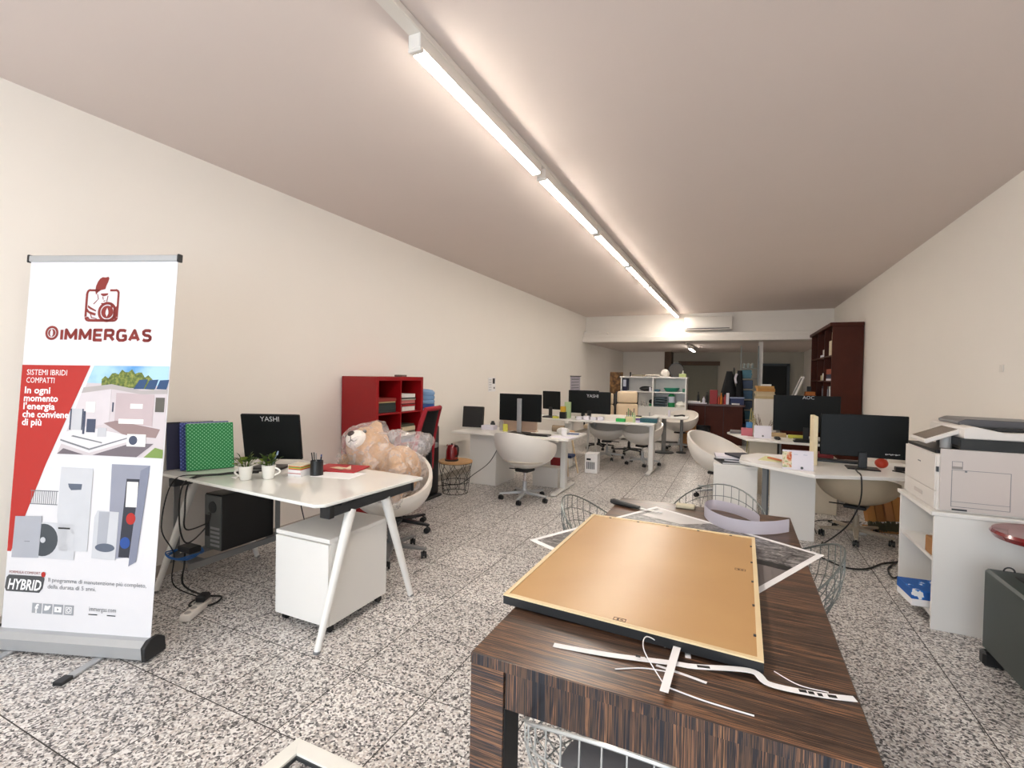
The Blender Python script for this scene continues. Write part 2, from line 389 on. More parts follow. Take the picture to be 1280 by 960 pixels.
# ---------------------------------------------------------------- roll-up banner
A = Vector((-3.50, 1.176, 0)); B = Vector((-2.70, 1.463, 0)); E1 = (B - A).normalized(); N1 = Vector((-E1.y, E1.x, 0))
ban = thing('rollup_banner', 'tall white and red roll-up banner standing by the left wall', 'banner', (A + B) / 2, math.atan2(E1.y, E1.x))
UP = (E1 * .0625 + N1 * .104 + Vector((0, 0, 2.064))) / 2.064
def bp(u, v, off=0.0): return A + E1 * u + UP * v - N1 * off
BW = .85
def bmat(off): return Matrix(((E1.x, UP.x, -N1.x, 0), (E1.y, UP.y, -N1.y, 0), (0, UP.z, 0, 0), (0, 0, 0, 1))) , off
def BM(u, v, off=.002):
    p = bp(u, v, off); return Matrix(((E1.x, UP.x, -N1.x, p.x), (E1.y, UP.y, -N1.y, p.y), (E1.z, UP.z, -N1.z, p.z), (0, 0, 0, 1)))
sheet = MB().box(0, BW, .06, 2.055, -.001, .001, M=BM(0, 0, 0)).build('sheet', mat('banner_print_white', (222, 220, 222), 0.5, var=0.01), ban, True)
MB().box(-.004, BW + .004, 2.045, 2.078, -.012, .012, .004, M=BM(0, 0, 0)).build('top_rail', ALU, ban, True)
for u in (-.012, BW + .002): MB().box(u, u + .012, 2.04, 2.082, -.015, .015, .003, M=BM(0, 0, 0)).build('rail_cap', BLACK, ban, True)
cas = [(-.055, .015), (-.05, .075), (-.02, .10), (.03, .10), (.055, .075), (.05, .015)]
Mc = Matrix(((-N1.x, 0, E1.x, A.x), (-N1.y, 0, E1.y, A.y), (0, 1, 0, 0), (0, 0, 0, 1)))
MB().prism(cas, -.01, BW + .01, Mc).build('cassette', ALU, ban, True)
c2 = [(p[0] * 1.25, p[1] + (.01 if p[1] > .05 else -.005)) for p in cas]
for u in (-.035, BW + .01): MB().prism(c2, u, u + .025, Mc, .004).build('end_cap', BLACK, ban, True)
for u in (.12, .62):
    f = MB().box(u - .02, u + .02, -.02, .25, 0, .012, .002, M=Matrix(((E1.x, -N1.x, 0, A.x), (E1.y, -N1.y, 0, A.y), (0, 0, 1, 0.001), (0, 0, 0, 1)))).build('foot', ALU, ban, True)
    MB().box(u - .023, u + .023, .20, .26, -.001, .018, .003, M=Matrix(((E1.x, -N1.x, 0, A.x), (E1.y, -N1.y, 0, A.y), (0, 0, 1, 0.001), (0, 0, 0, 1)))).build('foot_tip', BLACK, f, True)
pole = MB().cyl(bp(.42, .06, -.03), bp(.43, 2.04, -.02), .011).build('support_pole', ALU, ban, True)
def pr(name, m, pts, off=.0022, par=None):
    o = MB().prism(pts, 0, .0006, BM(0, 0, off)).build(name, m, par or sheet, True, 0); return o
def prs(name, m, polys, off=.0022, par=None):
    mb = MB()
    for k, q in enumerate(polys): mb.prism(q, 0, .0006, BM(0, 0, off))
    return mb.build(name, m, par or sheet, True, 0)
def rc(u0, u1, v0, v1): return [(u0, v0), (u1, v0), (u1, v1), (u0, v1)]
def el(cu, cv, ru, rv, n=24, a0=0, a1=2 * PI): return [(cu + ru * math.cos(a0 + (a1 - a0) * k / n), cv + rv * math.sin(a0 + (a1 - a0) * k / n)) for k in range(n)]
def ring(cu, cv, r0, r1, n=28, ky=1.0):
    return [[(cu + r * math.cos(2 * PI * (k + d) / n), cv + ky * r * math.sin(2 * PI * (k + d) / n)) for r, d in ((r0, 0), (r1, 0), (r1, 1), (r0, 1))] for k in range(n)]
BT = lambda s, size, u, v, m, off=.003, **kw: text(s, size, BM(u, v, off), m, sheet, world=True, **kw)
# emblem: helmeted bust in a rounded frame with a round shield
em = [rc(.365, .418, 1.886, 1.897), rc(.478, .510, 1.886, 1.897), rc(.365, .510, 1.724, 1.738), rc(.340, .352, 1.75, 1.875), rc(.522, .533, 1.75, 1.875)]
for cu, cv, a in ((.365, 1.875, PI / 2), (.510, 1.875, 0), (.510, 1.748, -PI / 2), (.365, 1.748, PI)):
    for k in range(5):
        a0, a1 = a + k * PI / 10, a + (k + 1) * PI / 10
        em.append([(cu + r * math.cos(q), cv + r * math.sin(q)) for r, q in ((.012, a0), (.0235, a0), (.0235, a1), (.012, a1))])
plume = [(.398, 1.868), (.392, 1.89), (.395, 1.915), (.404, 1.938), (.416, 1.954), (.430, 1.962), (.447, 1.96), (.462, 1.964), (.468, 1.956), (.462, 1.935), (.453, 1.915), (.449, 1.898), (.425, 1.893), (.408, 1.882)]
em += [plume, [(.425, 1.874), (.468, 1.876), (.466, 1.868), (.455, 1.862), (.440, 1.860), (.428, 1.866)], [(.405, 1.872), (.409, 1.870), (.415, 1.845), (.411, 1.845)],
       [(.436, 1.858), (.440, 1.858), (.444, 1.842), (.440, 1.842)], [(.428, 1.823), (.455, 1.825), (.452, 1.818), (.436, 1.817)], [(.444, 1.836), (.455, 1.838), (.455, 1.834), (.444, 1.832)],
       [(.466, 1.862), (.470, 1.862), (.464, 1.83), (.460, 1.83)], [(.412, 1.845), (.416, 1.846), (.390, 1.817), (.386, 1.82)],
       [(.357, 1.812), (.372, 1.802), (.405, 1.785), (.405, 1.778), (.372, 1.79), (.357, 1.80)], [(.352, 1.795), (.366, 1.78), (.405, 1.768), (.402, 1.756), (.372, 1.764), (.350, 1.778)],
       [(.372, 1.765), (.376, 1.765), (.384, 1.748), (.412, 1.742), (.412, 1.738), (.380, 1.744)], [(.352, 1.75), (.362, 1.75), (.372, 1.738), (.352, 1.738)],
       [(.470, 1.822), (.492, 1.826), (.500, 1.80), (.490, 1.795), (.486, 1.815), (.470, 1.816)], [(.505, 1.79), (.523, 1.81), (.523, 1.738), (.505, 1.738)]]
em += ring(.470, 1.776, .040, .054) + [el(.470, 1.776, .034, .034)]
prs('emblem', BDRED, em)
prs('emblem_flame', mat('banner_print_white', (0, 0, 0)), [[(.470, 1.798), (.477, 1.782), (.478, 1.768), (.470, 1.750), (.462, 1.768), (.463, 1.782)]], .0032)
lg = ring(.158, 1.662, .026, .038) + [el(.158, 1.662, .021, .021)]
prs('logo_ring', BDRED, lg); prs('logo_flame', MATS['banner_print_white'], [[(.158, 1.684), (.166, 1.668), (.166, 1.652), (.158, 1.64), (.150, 1.652), (.150, 1.668)]], .0032)
LET = {'I': (.22, [[(.11, .1), (.11, .9)]]), 'M': (1.08, [[(.11, .1), (.13, .9), (.54, .28), (.95, .9), (.97, .1)]]),
       'E': (.80, [[(.76, .1), (.11, .1), (.11, .9), (.76, .9)], [(.11, .5), (.68, .5)]]),
       'R': (.88, [[(.11, .1), (.11, .9), (.60, .9), (.74, .82), (.74, .58), (.60, .48), (.11, .48)], [(.48, .48), (.80, .1)]]),
       'G': (.92, [[(.80, .84), (.62, .9), (.30, .9), (.14, .76), (.11, .5), (.14, .24), (.30, .1), (.62, .1), (.80, .18), (.80, .46), (.50, .46)]]),
       'A': (.96, [[(.08, .1), (.46, .9), (.84, .1)], [(.24, .32), (.68, .32)]]),
       'S': (.82, [[(.72, .84), (.56, .9), (.26, .9), (.12, .8), (.12, .64), (.26, .53), (.56, .48), (.70, .38), (.70, .2), (.56, .1), (.26, .1), (.10, .18)]])}
def block_letter(ch, u0, v0, k, h):
    polys = []
    for line in LET[ch][1]:
        P = [(u0 + a * k, v0 + b * h) for a, b in line]; hw = .12 * h
        for (a, b), (c, d) in zip(P, P[1:]):
            L = math.hypot(c - a, d - b); nx, ny = -(d - b) / L * hw, (c - a) / L * hw
            polys.append([(a + nx, b + ny), (a - nx, b - ny), (c - nx, d - ny), (c + nx, d + ny)])
        for (a, b) in P[1:-1]: polys.append(el(a, b, hw, hw, 10))
    return prs('letter', BDRED, polys)
wt_ = sum(LET[c][0] + .13 for c in 'IMMERGAS') - .13; ku = .525 / wt_; uu = .209
for c in 'IMMERGAS':
    block_letter(c, uu, 1.620, ku, .066); uu += (LET[c][0] + .13) * ku
prs('fold_line', PGREY, [[(.36, 1.377), (.42, 1.42), (.42, 1.418), (.36, 1.375)]]) if False else None
pr('red_field', BRED, [(0, .50), (.022, .50), (.184, .965), (.398, 1.491), (0, 1.489)])
BT('SISTEMI IBRIDI', .042, .030, 1.436, PAPER, width=.235); BT('COMPATTI', .042, .030, 1.394, PAPER, width=.165)
for k, (s, wd) in enumerate((('In ogni', .15), ('momento', .20), ("l'energia", .185), ('che conviene', .27), ('di più', .115))):
    BT(s, .050, .024, 1.338 - k * .0425, PAPER, width=wd, bold=.0012)
# printed photograph of a house with a heating system
ph = pr('photo_print', mat('print_room', (206, 196, 198), 0.5, var=0.04, scale=5), [(.244, 1.022), (.845, 1.016), (.846, 1.494), (.421, 1.491)])
SKYP = pattern_mat('print_sky', [(0.35, (88, 150, 205)), (0.65, (168, 205, 232))], 6, rough=.5)
prs('print_sky', SKYP, [[(.385, 1.40), (.846, 1.39), (.846, 1.494), (.421, 1.491)]], .003)
tre = [(.47, 1.385)] + [(.47 + .30 * k / 16, 1.42 + .045 * math.sin(PI * k / 16) + .012 * math.sin(k * 2.3)) for k in range(17)] + [(.77, 1.37)]
pr('print_tree', pattern_mat('print_leaves', [(0.3, (50, 66, 26)), (0.5, (96, 112, 40)), (0.7, (150, 150, 70))], 60, rough=.5), tre, .0034)
prs('print_roof', mat('print_roof', (178, 170, 168), 0.5), [[(.37, 1.375), (.53, 1.395), (.70, 1.365), (.846, 1.372), (.846, 1.35), (.70, 1.345), (.53, 1.37), (.36, 1.345)]], .0038)
prs('print_solar', mat('print_solar', (26, 66, 110), 0.4), [[(.655 + k * .064, 1.372 + k * .001), (.712 + k * .064, 1.373), (.732 + k * .060, 1.424), (.685 + k * .058, 1.420)] for k in range(3)], .0042)
prs('print_wall', mat('print_inner_wall', (214, 205, 208), 0.5), [[(.36, 1.345), (.53, 1.37), (.53, 1.19), (.33, 1.15), (.31, 1.20)]], .0034)
prs('print_back_wall', mat('print_mauve', (192, 174, 176), 0.5), [[(.56, 1.35), (.775, 1.345), (.775, 1.18), (.56, 1.20)]], .0034)
prs('print_floor', mat('print_deck', (150, 126, 124), 0.5), [[(.50, 1.19), (.57, 1.205), (.82, 1.165), (.80, 1.12), (.62, 1.13)]], .0036)
prs('print_slab', mat('print_slab', (226, 222, 224), 0.5), [[(.27, 1.135), (.40, 1.17), (.64, 1.13), (.64, 1.095), (.43, 1.032), (.25, 1.08)]], .0038)
prs('print_trench', PGREY, [[(.26, 1.10), (.43, 1.055), (.64, 1.118), (.64, 1.112), (.43, 1.046), (.26, 1.092)], [(.33, 1.122), (.50, 1.09), (.50, 1.084), (.32, 1.116)]], .0044)
prs('print_paving', mat('print_paving', (112, 102, 108), 0.5), [[(.45, 1.022), (.70, 1.018), (.79, 1.09), (.66, 1.088)], [(.246, 1.022), (.40, 1.022), (.28, 1.052)]], .0044)
prs('print_lawn', mat('print_lawn', (120, 146, 70), 0.5), [[(.74, 1.018), (.845, 1.016), (.845, 1.06), (.80, 1.07)]], .0044)
prs('print_window', mat('print_window', (88, 84, 76), 0.5), [rc(.785, .835, 1.255, 1.33)], .0044)
for q_ in (rc(.315, .375, 1.15, 1.262), rc(.470, .520, 1.118, 1.165)): pr('print_tank', mat('print_tank', (198, 198, 202), 0.4), q_, .0048)
for q_ in (rc(.392, .446, 1.245, 1.30), rc(.64, .745, 1.073, 1.137), rc(.585, .725, 1.19, 1.215), rc(.645, .715, 1.27, 1.295)): pr('print_appliance', WHITE, q_, .0048)
for q_ in (rc(.383, .395, 1.13, 1.25), rc(.405, .455, 1.14, 1.21), el(.675, 1.105, .024, .024), rc(.543, .550, 1.25, 1.30), rc(.306, .314, 1.15, 1.262), rc(.375, .381, 1.15, 1.262)): pr('print_pump', mat('print_bluegrey', (66, 74, 96), 0.5), q_, .0052)
# printed product range
LG1, LG2, LG3 = mat('print_light_grey', (205, 206, 210), 0.5), mat('print_mid_grey', (172, 174, 182), 0.5), mat('print_lilac_grey', (148, 150, 164), 0.5)
pr('print_kitchen', mat('print_pale', (226, 227, 232), 0.5), [(.19, .94), (.84, .94), (.845, 1.005), (.225, 1.01)], .0028)
prs('print_rack', PGREY, [rc(.11, .27, .752, .756), rc(.11, .27, .822, .826)] + [rc(.115 + k * .012, .1172 + k * .012, .756, .822) for k in range(13)], .0026)
pr('print_tall_unit', LG1, [(.300, .515), (.462, .520), (.462, .951), (.278, .953), (.275, .70)], .0036)
prs('print_panel', mat('print_slate', (92, 100, 116), 0.5), [[(.325, .868), (.405, .868), (.402, .838), (.345, .834), (.33, .85)]], .0042)
prs('print_cabinet', LG3, [[(.565, .978), (.781, .977), (.741, .481), (.690, .50), (.60, .49), (.575, .60)]], .0036)
prs('print_cabinet_side', mat('print_blue_grey', (128, 132, 150), 0.5), [[(.730, .95), (.781, .977), (.741, .481), (.700, .455)]], .004)
prs('print_cabinet_opening', mat('print_opening', (44, 46, 58), 0.5), [[(.655, .905), (.728, .905), (.700, .50), (.640, .50)]], .0042)
prs('print_cabinet_tank', WHITE, [rc(.660, .722, .76, .89)], .0048); prs('print_red_vessel', BRED, [el(.695, .70, .026, .03)], .0048); prs('print_blue_vessel', BLUE, [el(.672, .575, .028, .03)], .0048)
pr('print_boiler_front', LG1, [(.490, .489), (.624, .484), (.626, .731), (.505, .735), (.49, .70)], .0048)
prs('print_boiler_shadow', LG2, [[(.515, .73), (.575, .73), (.57, .56), (.515, .55)]], .0052); prs('print_boiler_base', mat('print_slate', (0, 0, 0)), [el(.562, .545, .055, .022)], .0056)
pr('print_outdoor_unit', LG1, [(.160, .476), (.389, .471), (.391, .658), (.160, .662)], .0036)
prs('print_fan', mat('print_fan', (66, 72, 78), 0.5), [el(.205, .568, .085, .085)], .0042); prs('print_fan_hub', LG1, [el(.205, .568, .015, .015)], .0048); prs('print_badge', BLACK, [rc(.288, .355, .630, .638)], .0042)
pr('print_wall_boiler', LG2, [(.031, .470), (.187, .474), (.190, .691), (.035, .686)], .005)
prs('print_wall_boiler_seam', PGREY, [rc(.10, .13, .556, .559)], .0056)
prs('hybrid_badge', mat('print_charcoal', (70, 72, 74), 0.5), [[(.004, .31), (.014, .292), (.205, .292), (.222, .315), (.230, .365), (.224, .378), (.022, .378), (.010, .365)]], .0026)
BT('HYBRID', .076, .018, .304, PAPER, width=.195, bold=.002, shear=.2, off=.0034); BT('FORMULA COMFORT', .020, .022, .386, BDRED, width=.18)
prs('comfort_flame', BRED, [el(.222, .388, .012, .014)], .0034)
BT('Il programma di manutenzione più completo,', .031, .250, .352, PGREY, width=.555); BT('della durata di 5 anni.', .031, .250, .318, PGREY, width=.275)
for k in range(4):
    u = .172 + k * .0615; pr('social_icon', mat('print_icon_grey', (160, 163, 168), 0.5), rc(u, u + .053, .187, .238), .0026)
BT('f', .062, .190, .190, PAPER, off=.0034, bold=.002)
prs('bird_icon', PAPER, [[(.243, .204), (.252, .203), (.268, .208), (.276, .222), (.280, .228), (.272, .230), (.262, .226), (.246, .230), (.244, .214)]], .0034)
prs('video_icon', PAPER, [rc(.302, .341, .199, .226)], .0034); prs('play_icon', PGREY, [[(.317, .206), (.317, .219), (.328, .2125)]], .004)
prs('camera_icon', PAPER, ring(.383, .2125, .007, .011) + [rc(.366, .400, .196, .199), rc(.366, .400, .226, .229), rc(.366, .369, .196, .229), rc(.397, .400, .196, .229)], .0034)
BT('immergas.com', .034, .496, .216, PGREY, width=.15); pr('url_bar', BLACK, rc(.496, .545, .196, .2005), .0026); pr('url_bar', BLACK, rc(.600, .648, .196, .2005), .0026)

# ---------------------------------------------------------------- shared builders
def castor(parent, x, y, m=BLACK):
    MB().cyl((x - .022, y, .027), (x - .006, y, .027), .027, seg=14).cyl((x + .006, y, .027), (x + .022, y, .027), .027, seg=14).cyl((x - .006, y, .027), (x + .006, y, .027), .012, seg=8).cyl((x, y, .03), (x, y, .062), .008, seg=8).build('castor', m, parent)
def star_base(t, m, R=.30, rot=0.0, zh=.36, hub=CHROME):
    for k in range(5):
        a = rot + k * 2 * PI / 5; c, s = math.cos(a), math.sin(a)
        mb = MB(); mb.b = bmesh.new()
        b = bmesh.new(); bmesh.ops.create_cube(b, size=1)
        for v in b.verts:
            o = v.co.x > 0; v.co = Vector(((R if o else .02), v.co.y * (.03 if o else .055), (.075 if o else .095) + v.co.z * (.02 if o else .035)))
        bmesh.ops.bevel(b, geom=b.edges[:], offset=.004, segments=1, affect='EDGES')
        mb.add(b, RZ(a)); mb.build('base_arm', m, t); castor(t, (R - .02) * c, (R - .02) * s)
    MB().cyl((0, 0, .07), (0, 0, .13), .035, seg=16).cyl((0, 0, .13), (0, 0, .22), .026, seg=16).build('base_hub', m, t)
    MB().cyl((0, 0, .2), (0, 0, zh), .015, seg=12).build('gas_lift', hub, t)
    MB().box(-.09, .09, -.09, .09, zh - .035, zh, .01).cyl((.08, 0, zh - .02), (.22, 0, zh - .025), .006, seg=8).build('tilt_plate', BLACK, t)
def shell_pt(a, v, R, zb, hf, hb, off=0.0, p=1.15):
    # a=0 is the front (-Y); v 0 centre bottom .. 1 rim
    t = (1 - math.cos(a)) / 2; h = hf + (hb - hf) * t ** p
    ang = v * PI / 2 * 1.08; r = (R - off) * math.sin(ang) / math.sin(PI / 2 * 1.08) if v < 1 else R - off
    z = zb + off + (h - off) * (1 - math.cos(v * PI / 2)) ** 0.95 if v < 1 else zb + h
    return Vector((r * math.sin(a), -r * math.cos(a), z))
def tub_shell(R, zb, hf, hb, th=.028, n=40, m=12):
    b = bmesh.new(); outer = []; inner = []
    for k in range(n):
        a = 2 * PI * k / n
        outer.append([b.verts.new(shell_pt(a, (j + 1) / m, R, zb, hf, hb)) for j in range(m)])
        inner.append([b.verts.new(shell_pt(a, (j + 1) / m, R, zb, hf, hb, th)) for j in range(m)])
        rim = shell_pt(a, 1, R, zb, hf, hb); ri = shell_pt(a, 1, R, zb, hf, hb, th)
    co = b.verts.new((0, 0, zb)); ci = b.verts.new((0, 0, zb + th))
    for k in range(n):
        K = (k + 1) % n
        for j in range(m - 1):
            b.faces.new((outer[k][j], outer[K][j], outer[K][j + 1], outer[k][j + 1])); b.faces.new((inner[k][j], inner[k][j + 1], inner[K][j + 1], inner[K][j]))
        b.faces.new((co, outer[K][0], outer[k][0])); b.faces.new((ci, inner[k][0], inner[K][0]))
        b.faces.new((outer[k][-1], outer[K][-1], inner[K][-1], inner[k][-1]))
    bmesh.ops.recalc_face_normals(b, faces=b.faces[:])
    bmesh.ops.bevel(b, geom=[e for e in b.edges if e.verts[0] in set() ], offset=.001) if False else None
    return b
def bucket_chair(label, x, y, rz, zb=.36, R=.35, hf=.22, hb=.46, shellm=WPLAS, basem=ALU, rot=.3, group='white bucket chairs at the desks', cush=None):
    t = thing('bucket_chair', label, 'chair', (x, y, 0), rz, group)
    mb = MB(); mb.add(tub_shell(R, zb, hf, hb)); mb.build('shell', shellm, t, smooth=60)
    MB().sph((0, -.01, zb + .115), (R * .76, R * .76, .05), 24).build('seat_cushion', cush or BEIGE, t)
    star_base(t, basem, .30, rot, zb + .005)
    return t
def tleg(parent, x, yc, L, ztop, m=WMET, wcol=.07, along='y'):
    dx, dy = (.035, L / 2) if along == 'y' else (L / 2, .035)
    leg = MB().box(x - wcol / 2, x + wcol / 2, yc - .05, yc + .05, .03, ztop, .006).box(x - dx * .8, x + dx * .8, yc - dy * .8, yc + dy * .8, ztop - .03, ztop, .004).build('leg', m, parent, True)
    MB().box(x - dx, x + dx, yc - dy, yc + dy, 0.004, .032, .008).build('foot', m, leg, True)
def a_leg(parent, top, foot, m=WMET, r0=.030, r1=.018):
    leg = MB().cyl(foot, top, r1, r0, 16).build('leg', m, parent, True)
    MB().cyl((foot[0], foot[1], .001), (foot[0], foot[1], .014), .02, seg=12).build('foot', GREYP, leg, True)
def monitor(label, x, y, z, rz, w=.56, h=.35, zc=.30, cat='monitor', group='black monitors on the desks', back=True, logo=None, lsize=.05, lpos=(0, .10), base=(.24, .18), tilt=0.0, neckfront=False):
    """origin on the desk; local -Y is the side turned to the camera"""
    t = thing('monitor', label, cat, (x, y, z), rz, group)
    TM = TR(0, 0, zc) @ RX(-tilt)
    MB().box(-w / 2, w / 2, -.012, .012, -h / 2, h / 2, .006, M=TM).build('display', SCREEN, t)
    MB().box(-w / 2 + .008, w / 2 - .008, .012, .0135, -h / 2 + .015, h / 2 - .008, M=TM).build('screen', mat('screen_glass', (8, 9, 10), 0.08), t)
    MB().box(-.032, .032, -.036, -.0125, .008, zc + (.12 if neckfront else -h * .38), .004).build('stand_neck', BLACK if not neckfront else ALU, t)
    if base: MB().box(-base[0] / 2, base[0] / 2, -base[1] / 2 - .02, base[1] / 2 - .02, 0, .012, .005).build('stand_base', BLACK, t)
    if logo:
        yo = -.0128
        text(logo, lsize, TM @ TR(lpos[0], yo, lpos[1]) @ FACE_FRONT, mat('logo_grey', (205, 208, 210), 0.4), t, align='CENTER')
    return t
def cable(pts, r, label, m=CABLE, cat='cable', name='cable', group=None, n=8):
    return solo(MB().tube(spline(pts, n), r, 6), name, m, label, cat, group)
def book(x, y, z, w, d, h, rz, m, label, group, name='book', cat='book', pages=True):
    t = thing(name, label, cat, (x, y, z), rz, group)
    if pages:
        MB().box(-w / 2 + .003, w / 2, -d / 2 + .004, d / 2 - .004, .003, h - .003).build('pages', PAPER, t)
        MB().box(-w / 2, w / 2, -d / 2, d / 2, 0, .003).box(-w / 2, w / 2, -d / 2, d / 2, h - .003, h).box(-w / 2, -w / 2 + .003, -d / 2, d / 2, 0, h).build('cover', m, t)
    else: MB().box(-w / 2, w / 2, -d / 2, d / 2, 0, h, .003).build('cover', m, t)
    return t

# ---------------------------------------------------------------- front left desk
Z1 = .77
dk = thing('office_desk', 'white glass-topped desk on tapered A-frame legs beside the roll-up banner', 'desk', (-2.78, 2.38, 0))
MB().prism([(-3.58, 1.99), (-2.03, 1.895), (-1.985, 1.935), (-1.94, 2.76), (-3.54, 2.84)], Z1 - .018, Z1, bev=.003).build('desktop', GLOSSW, dk, True)
MB().box(-2.05, -1.99, 2.0, 2.70, Z1 - .085, Z1 - .03, .004).build('support_beam', DARKM, dk, True)
MB().box(-2.056, -1.984, 1.96, 2.0, Z1 - .09, Z1 - .025, .004).box(-2.056, -1.984, 2.70, 2.72, Z1 - .09, Z1 - .025, .004).build('beam_cap', BLACK, dk, True)
MB().box(-3.48, -3.42, 2.0, 2.74, Z1 - .085, Z1 - .03, .004).build('support_beam', DARKM, dk, True)
MB().box(-3.45, -2.02, 2.33, 2.39, Z1 - .07, Z1 - .03).box(-2.055, -1.985, 2.05, 2.1, Z1 - .03, Z1 - .018).box(-2.055, -1.985, 2.6, 2.65, Z1 - .03, Z1 - .018).box(-3.485, -3.415, 2.05, 2.1, Z1 - .03, Z1 - .018).box(-3.485, -3.415, 2.6, 2.65, Z1 - .03, Z1 - .018).build('crossbar', DARKM, dk, True)
for x, s in ((-2.01, .04), (-3.44, -.02)):
    a_leg(dk, (x, 2.15, Z1 - .08), (x + s, 1.85 + (0.02 if s > 0 else .06), .0)); a_leg(dk, (x, 2.45, Z1 - .08), (x + s + .03, 2.64, .0))
crd = MB().box(-3.46, -3.23, 2.0, 2.10, .19, .20).box(-3.235, -3.215, 1.98, 2.78, .165, .205).box(-3.475, -3.455, 1.98, 2.78, .165, .205).box(-3.46, -3.23, 2.60, 2.70, .19, .20)
for y in (2.05, 2.65): crd.box(-3.478, -3.470, y - .02, y + .02, .2, Z1 - .05).box(-3.222, -3.214, y - .02, y + .02, .2, Z1 - .05) if y > 2.3 else crd.box(-3.478, -3.470, y - .02, y + .02, .2, Z1 - .05)
crd.build('computer_cradle', GREYP, dk, True)
pc = thing('computer_tower', 'black desktop computer tower hanging under the front left desk', 'computer', (-3.34, 2.43, .207))
MB().box(-3.43, -3.25, 2.22, 2.64, .207, .60, .004).build('case', BLACK, pc, True)
rp = MB().box(-3.425, -3.255, 2.214, 2.222, .215, .592).build('rear_panel', mat('galvanised_steel', (120, 124, 124), 0.45, 0.5), pc, True)
MB().lathe([(.0, .004), (.04, .004), (.042, 0)], M=TR(-3.34, 2.214, .51) @ RX(PI / 2)).build('fan_grille', DARKM, rp, True)
MB().box(-3.415, -3.375, 2.211, 2.216, .30, .45).build('port_block', BLACK, rp, True)
for k in range(5): MB().box(-3.36, -3.265, 2.211, 2.216, .235 + k * .03, .25 + k * .03).build('slot_cover', ALU, rp, True)
ped = thing('drawer_pedestal', 'white drawer pedestal on castors under the front left desk', 'drawer unit', (-2.245, 2.265, 0))
MB().box(-2.455, -2.04, 2.03, 2.51, .05, .52, .003).build('body', WHITE, ped, True); MB().box(-2.46, -2.035, 2.015, 2.515, .52, .545, .003).build('top', WHITE, ped, True)
MB().box(-2.455, -2.04, 2.01, 2.028, .053, .515, .002).build('back_panel', WHITE, ped, True)
for x in (-2.42, -2.075):
    for y in (2.06, 2.47): MB().cyl((x - .012, y, .022), (x + .012, y, .022), .022, seg=12).cyl((x, y, .03), (x, y, .055), .008, seg=8).build('castor', BLACK, ped, True)
# things on the desk
GP = pattern_mat('green_weave', [(0.0, (150, 214, 170)), (0.22, (120, 200, 150)), (0.30, (28, 140, 76)), (1, (20, 120, 62))], 58, 'voronoi', .45, (1, .0001, 1), rot=(0, PI / 4, 0), regular=True)
BP = pattern_mat('blue_weave', [(0.0, (130, 150, 210)), (0.22, (90, 110, 190)), (0.30, (32, 52, 130)), (1, (26, 42, 116))], 58, 'voronoi', .45, (1, .0001, 1), rot=(0, PI / 4, 0), regular=True)
def file_box(name, label, m, x, y, z, rz, L, D, H, lean):
    t = thing(name, label, 'file', (x, y, z), rz, 'ring files on the front left desk')
    M = RX(-lean)
    MB().box(-L / 2, L / 2, 0, D, 0, H, .003, M=M).build('cover', m, t); MB().box(-L / 2 + .006, L / 2 - .006, .006, D - .006, H - .002, H + .002, M=M).build('paper_edge', PAPER, t)
    return t
fa = math.atan2(.27, .13)
file_box('ring_file', 'green patterned ring file, front one of the row on the glass-topped desk', GP, -3.375, 2.225, Z1 + .004, fa, .29, .045, .33, .20)
file_box('ring_file', 'blue patterned ring file just behind the green one', BP, -3.435, 2.225, Z1 + .004, fa, .30, .05, .335, .20)
t = thing('box_file', 'black and navy box file farthest back behind the patterned ring files', 'file', (-3.545, 2.20, Z1), fa, 'ring files on the front left desk')
MB().box(-.15, .13, 0, .03, 0, .33, .002, M=RX(-.12)).box(-.15, .13, .034, .06, 0, .32, .002, M=RX(-.12)).build('cover', mat('navy_card', (24, 26, 62), 0.5), t); MB().box(-.151, .131, -.004, .064, .325, .335, M=RX(-.12)).build('lid', BLACK, t)
monitor('black monitor with white logo on its back, on the front left desk', -3.10, 2.50, Z1, math.radians(26), .425, .345, .225, logo='YASHI', lsize=.052, lpos=(.0, .122), tilt=-.2)
def mug(x, y, hz, label, spot):
    t = thing('mug', label, 'mug', (x, y, Z1), hz, 'mug planters on the glass-topped desk')
    prof = [(.0, .0), (.030, .0), (.034, .004), (.044, .09), (.041, .09), (.033, .008), (.0, .008)]
    MB().lathe(prof, seg=24).build('cup', mat('white_china', (240, 238, 230), 0.15, var=.01), t)
    MB().tube([(.038 + .032 * math.sin(PI * k / 10), 0, .022 + .05 * k / 10) for k in range(11)], .006, 8).build('handle', MATS['white_china'], t)
    MB().cyl((0, 0, .06), (0, 0, .076), .038, seg=18).build('soil', mat('soil', (50, 36, 24), .9), t)
    if spot: MB().box(.0, .001, 0, .001, .04, .041).build('speck', BLACK, t) if False else None
    return t
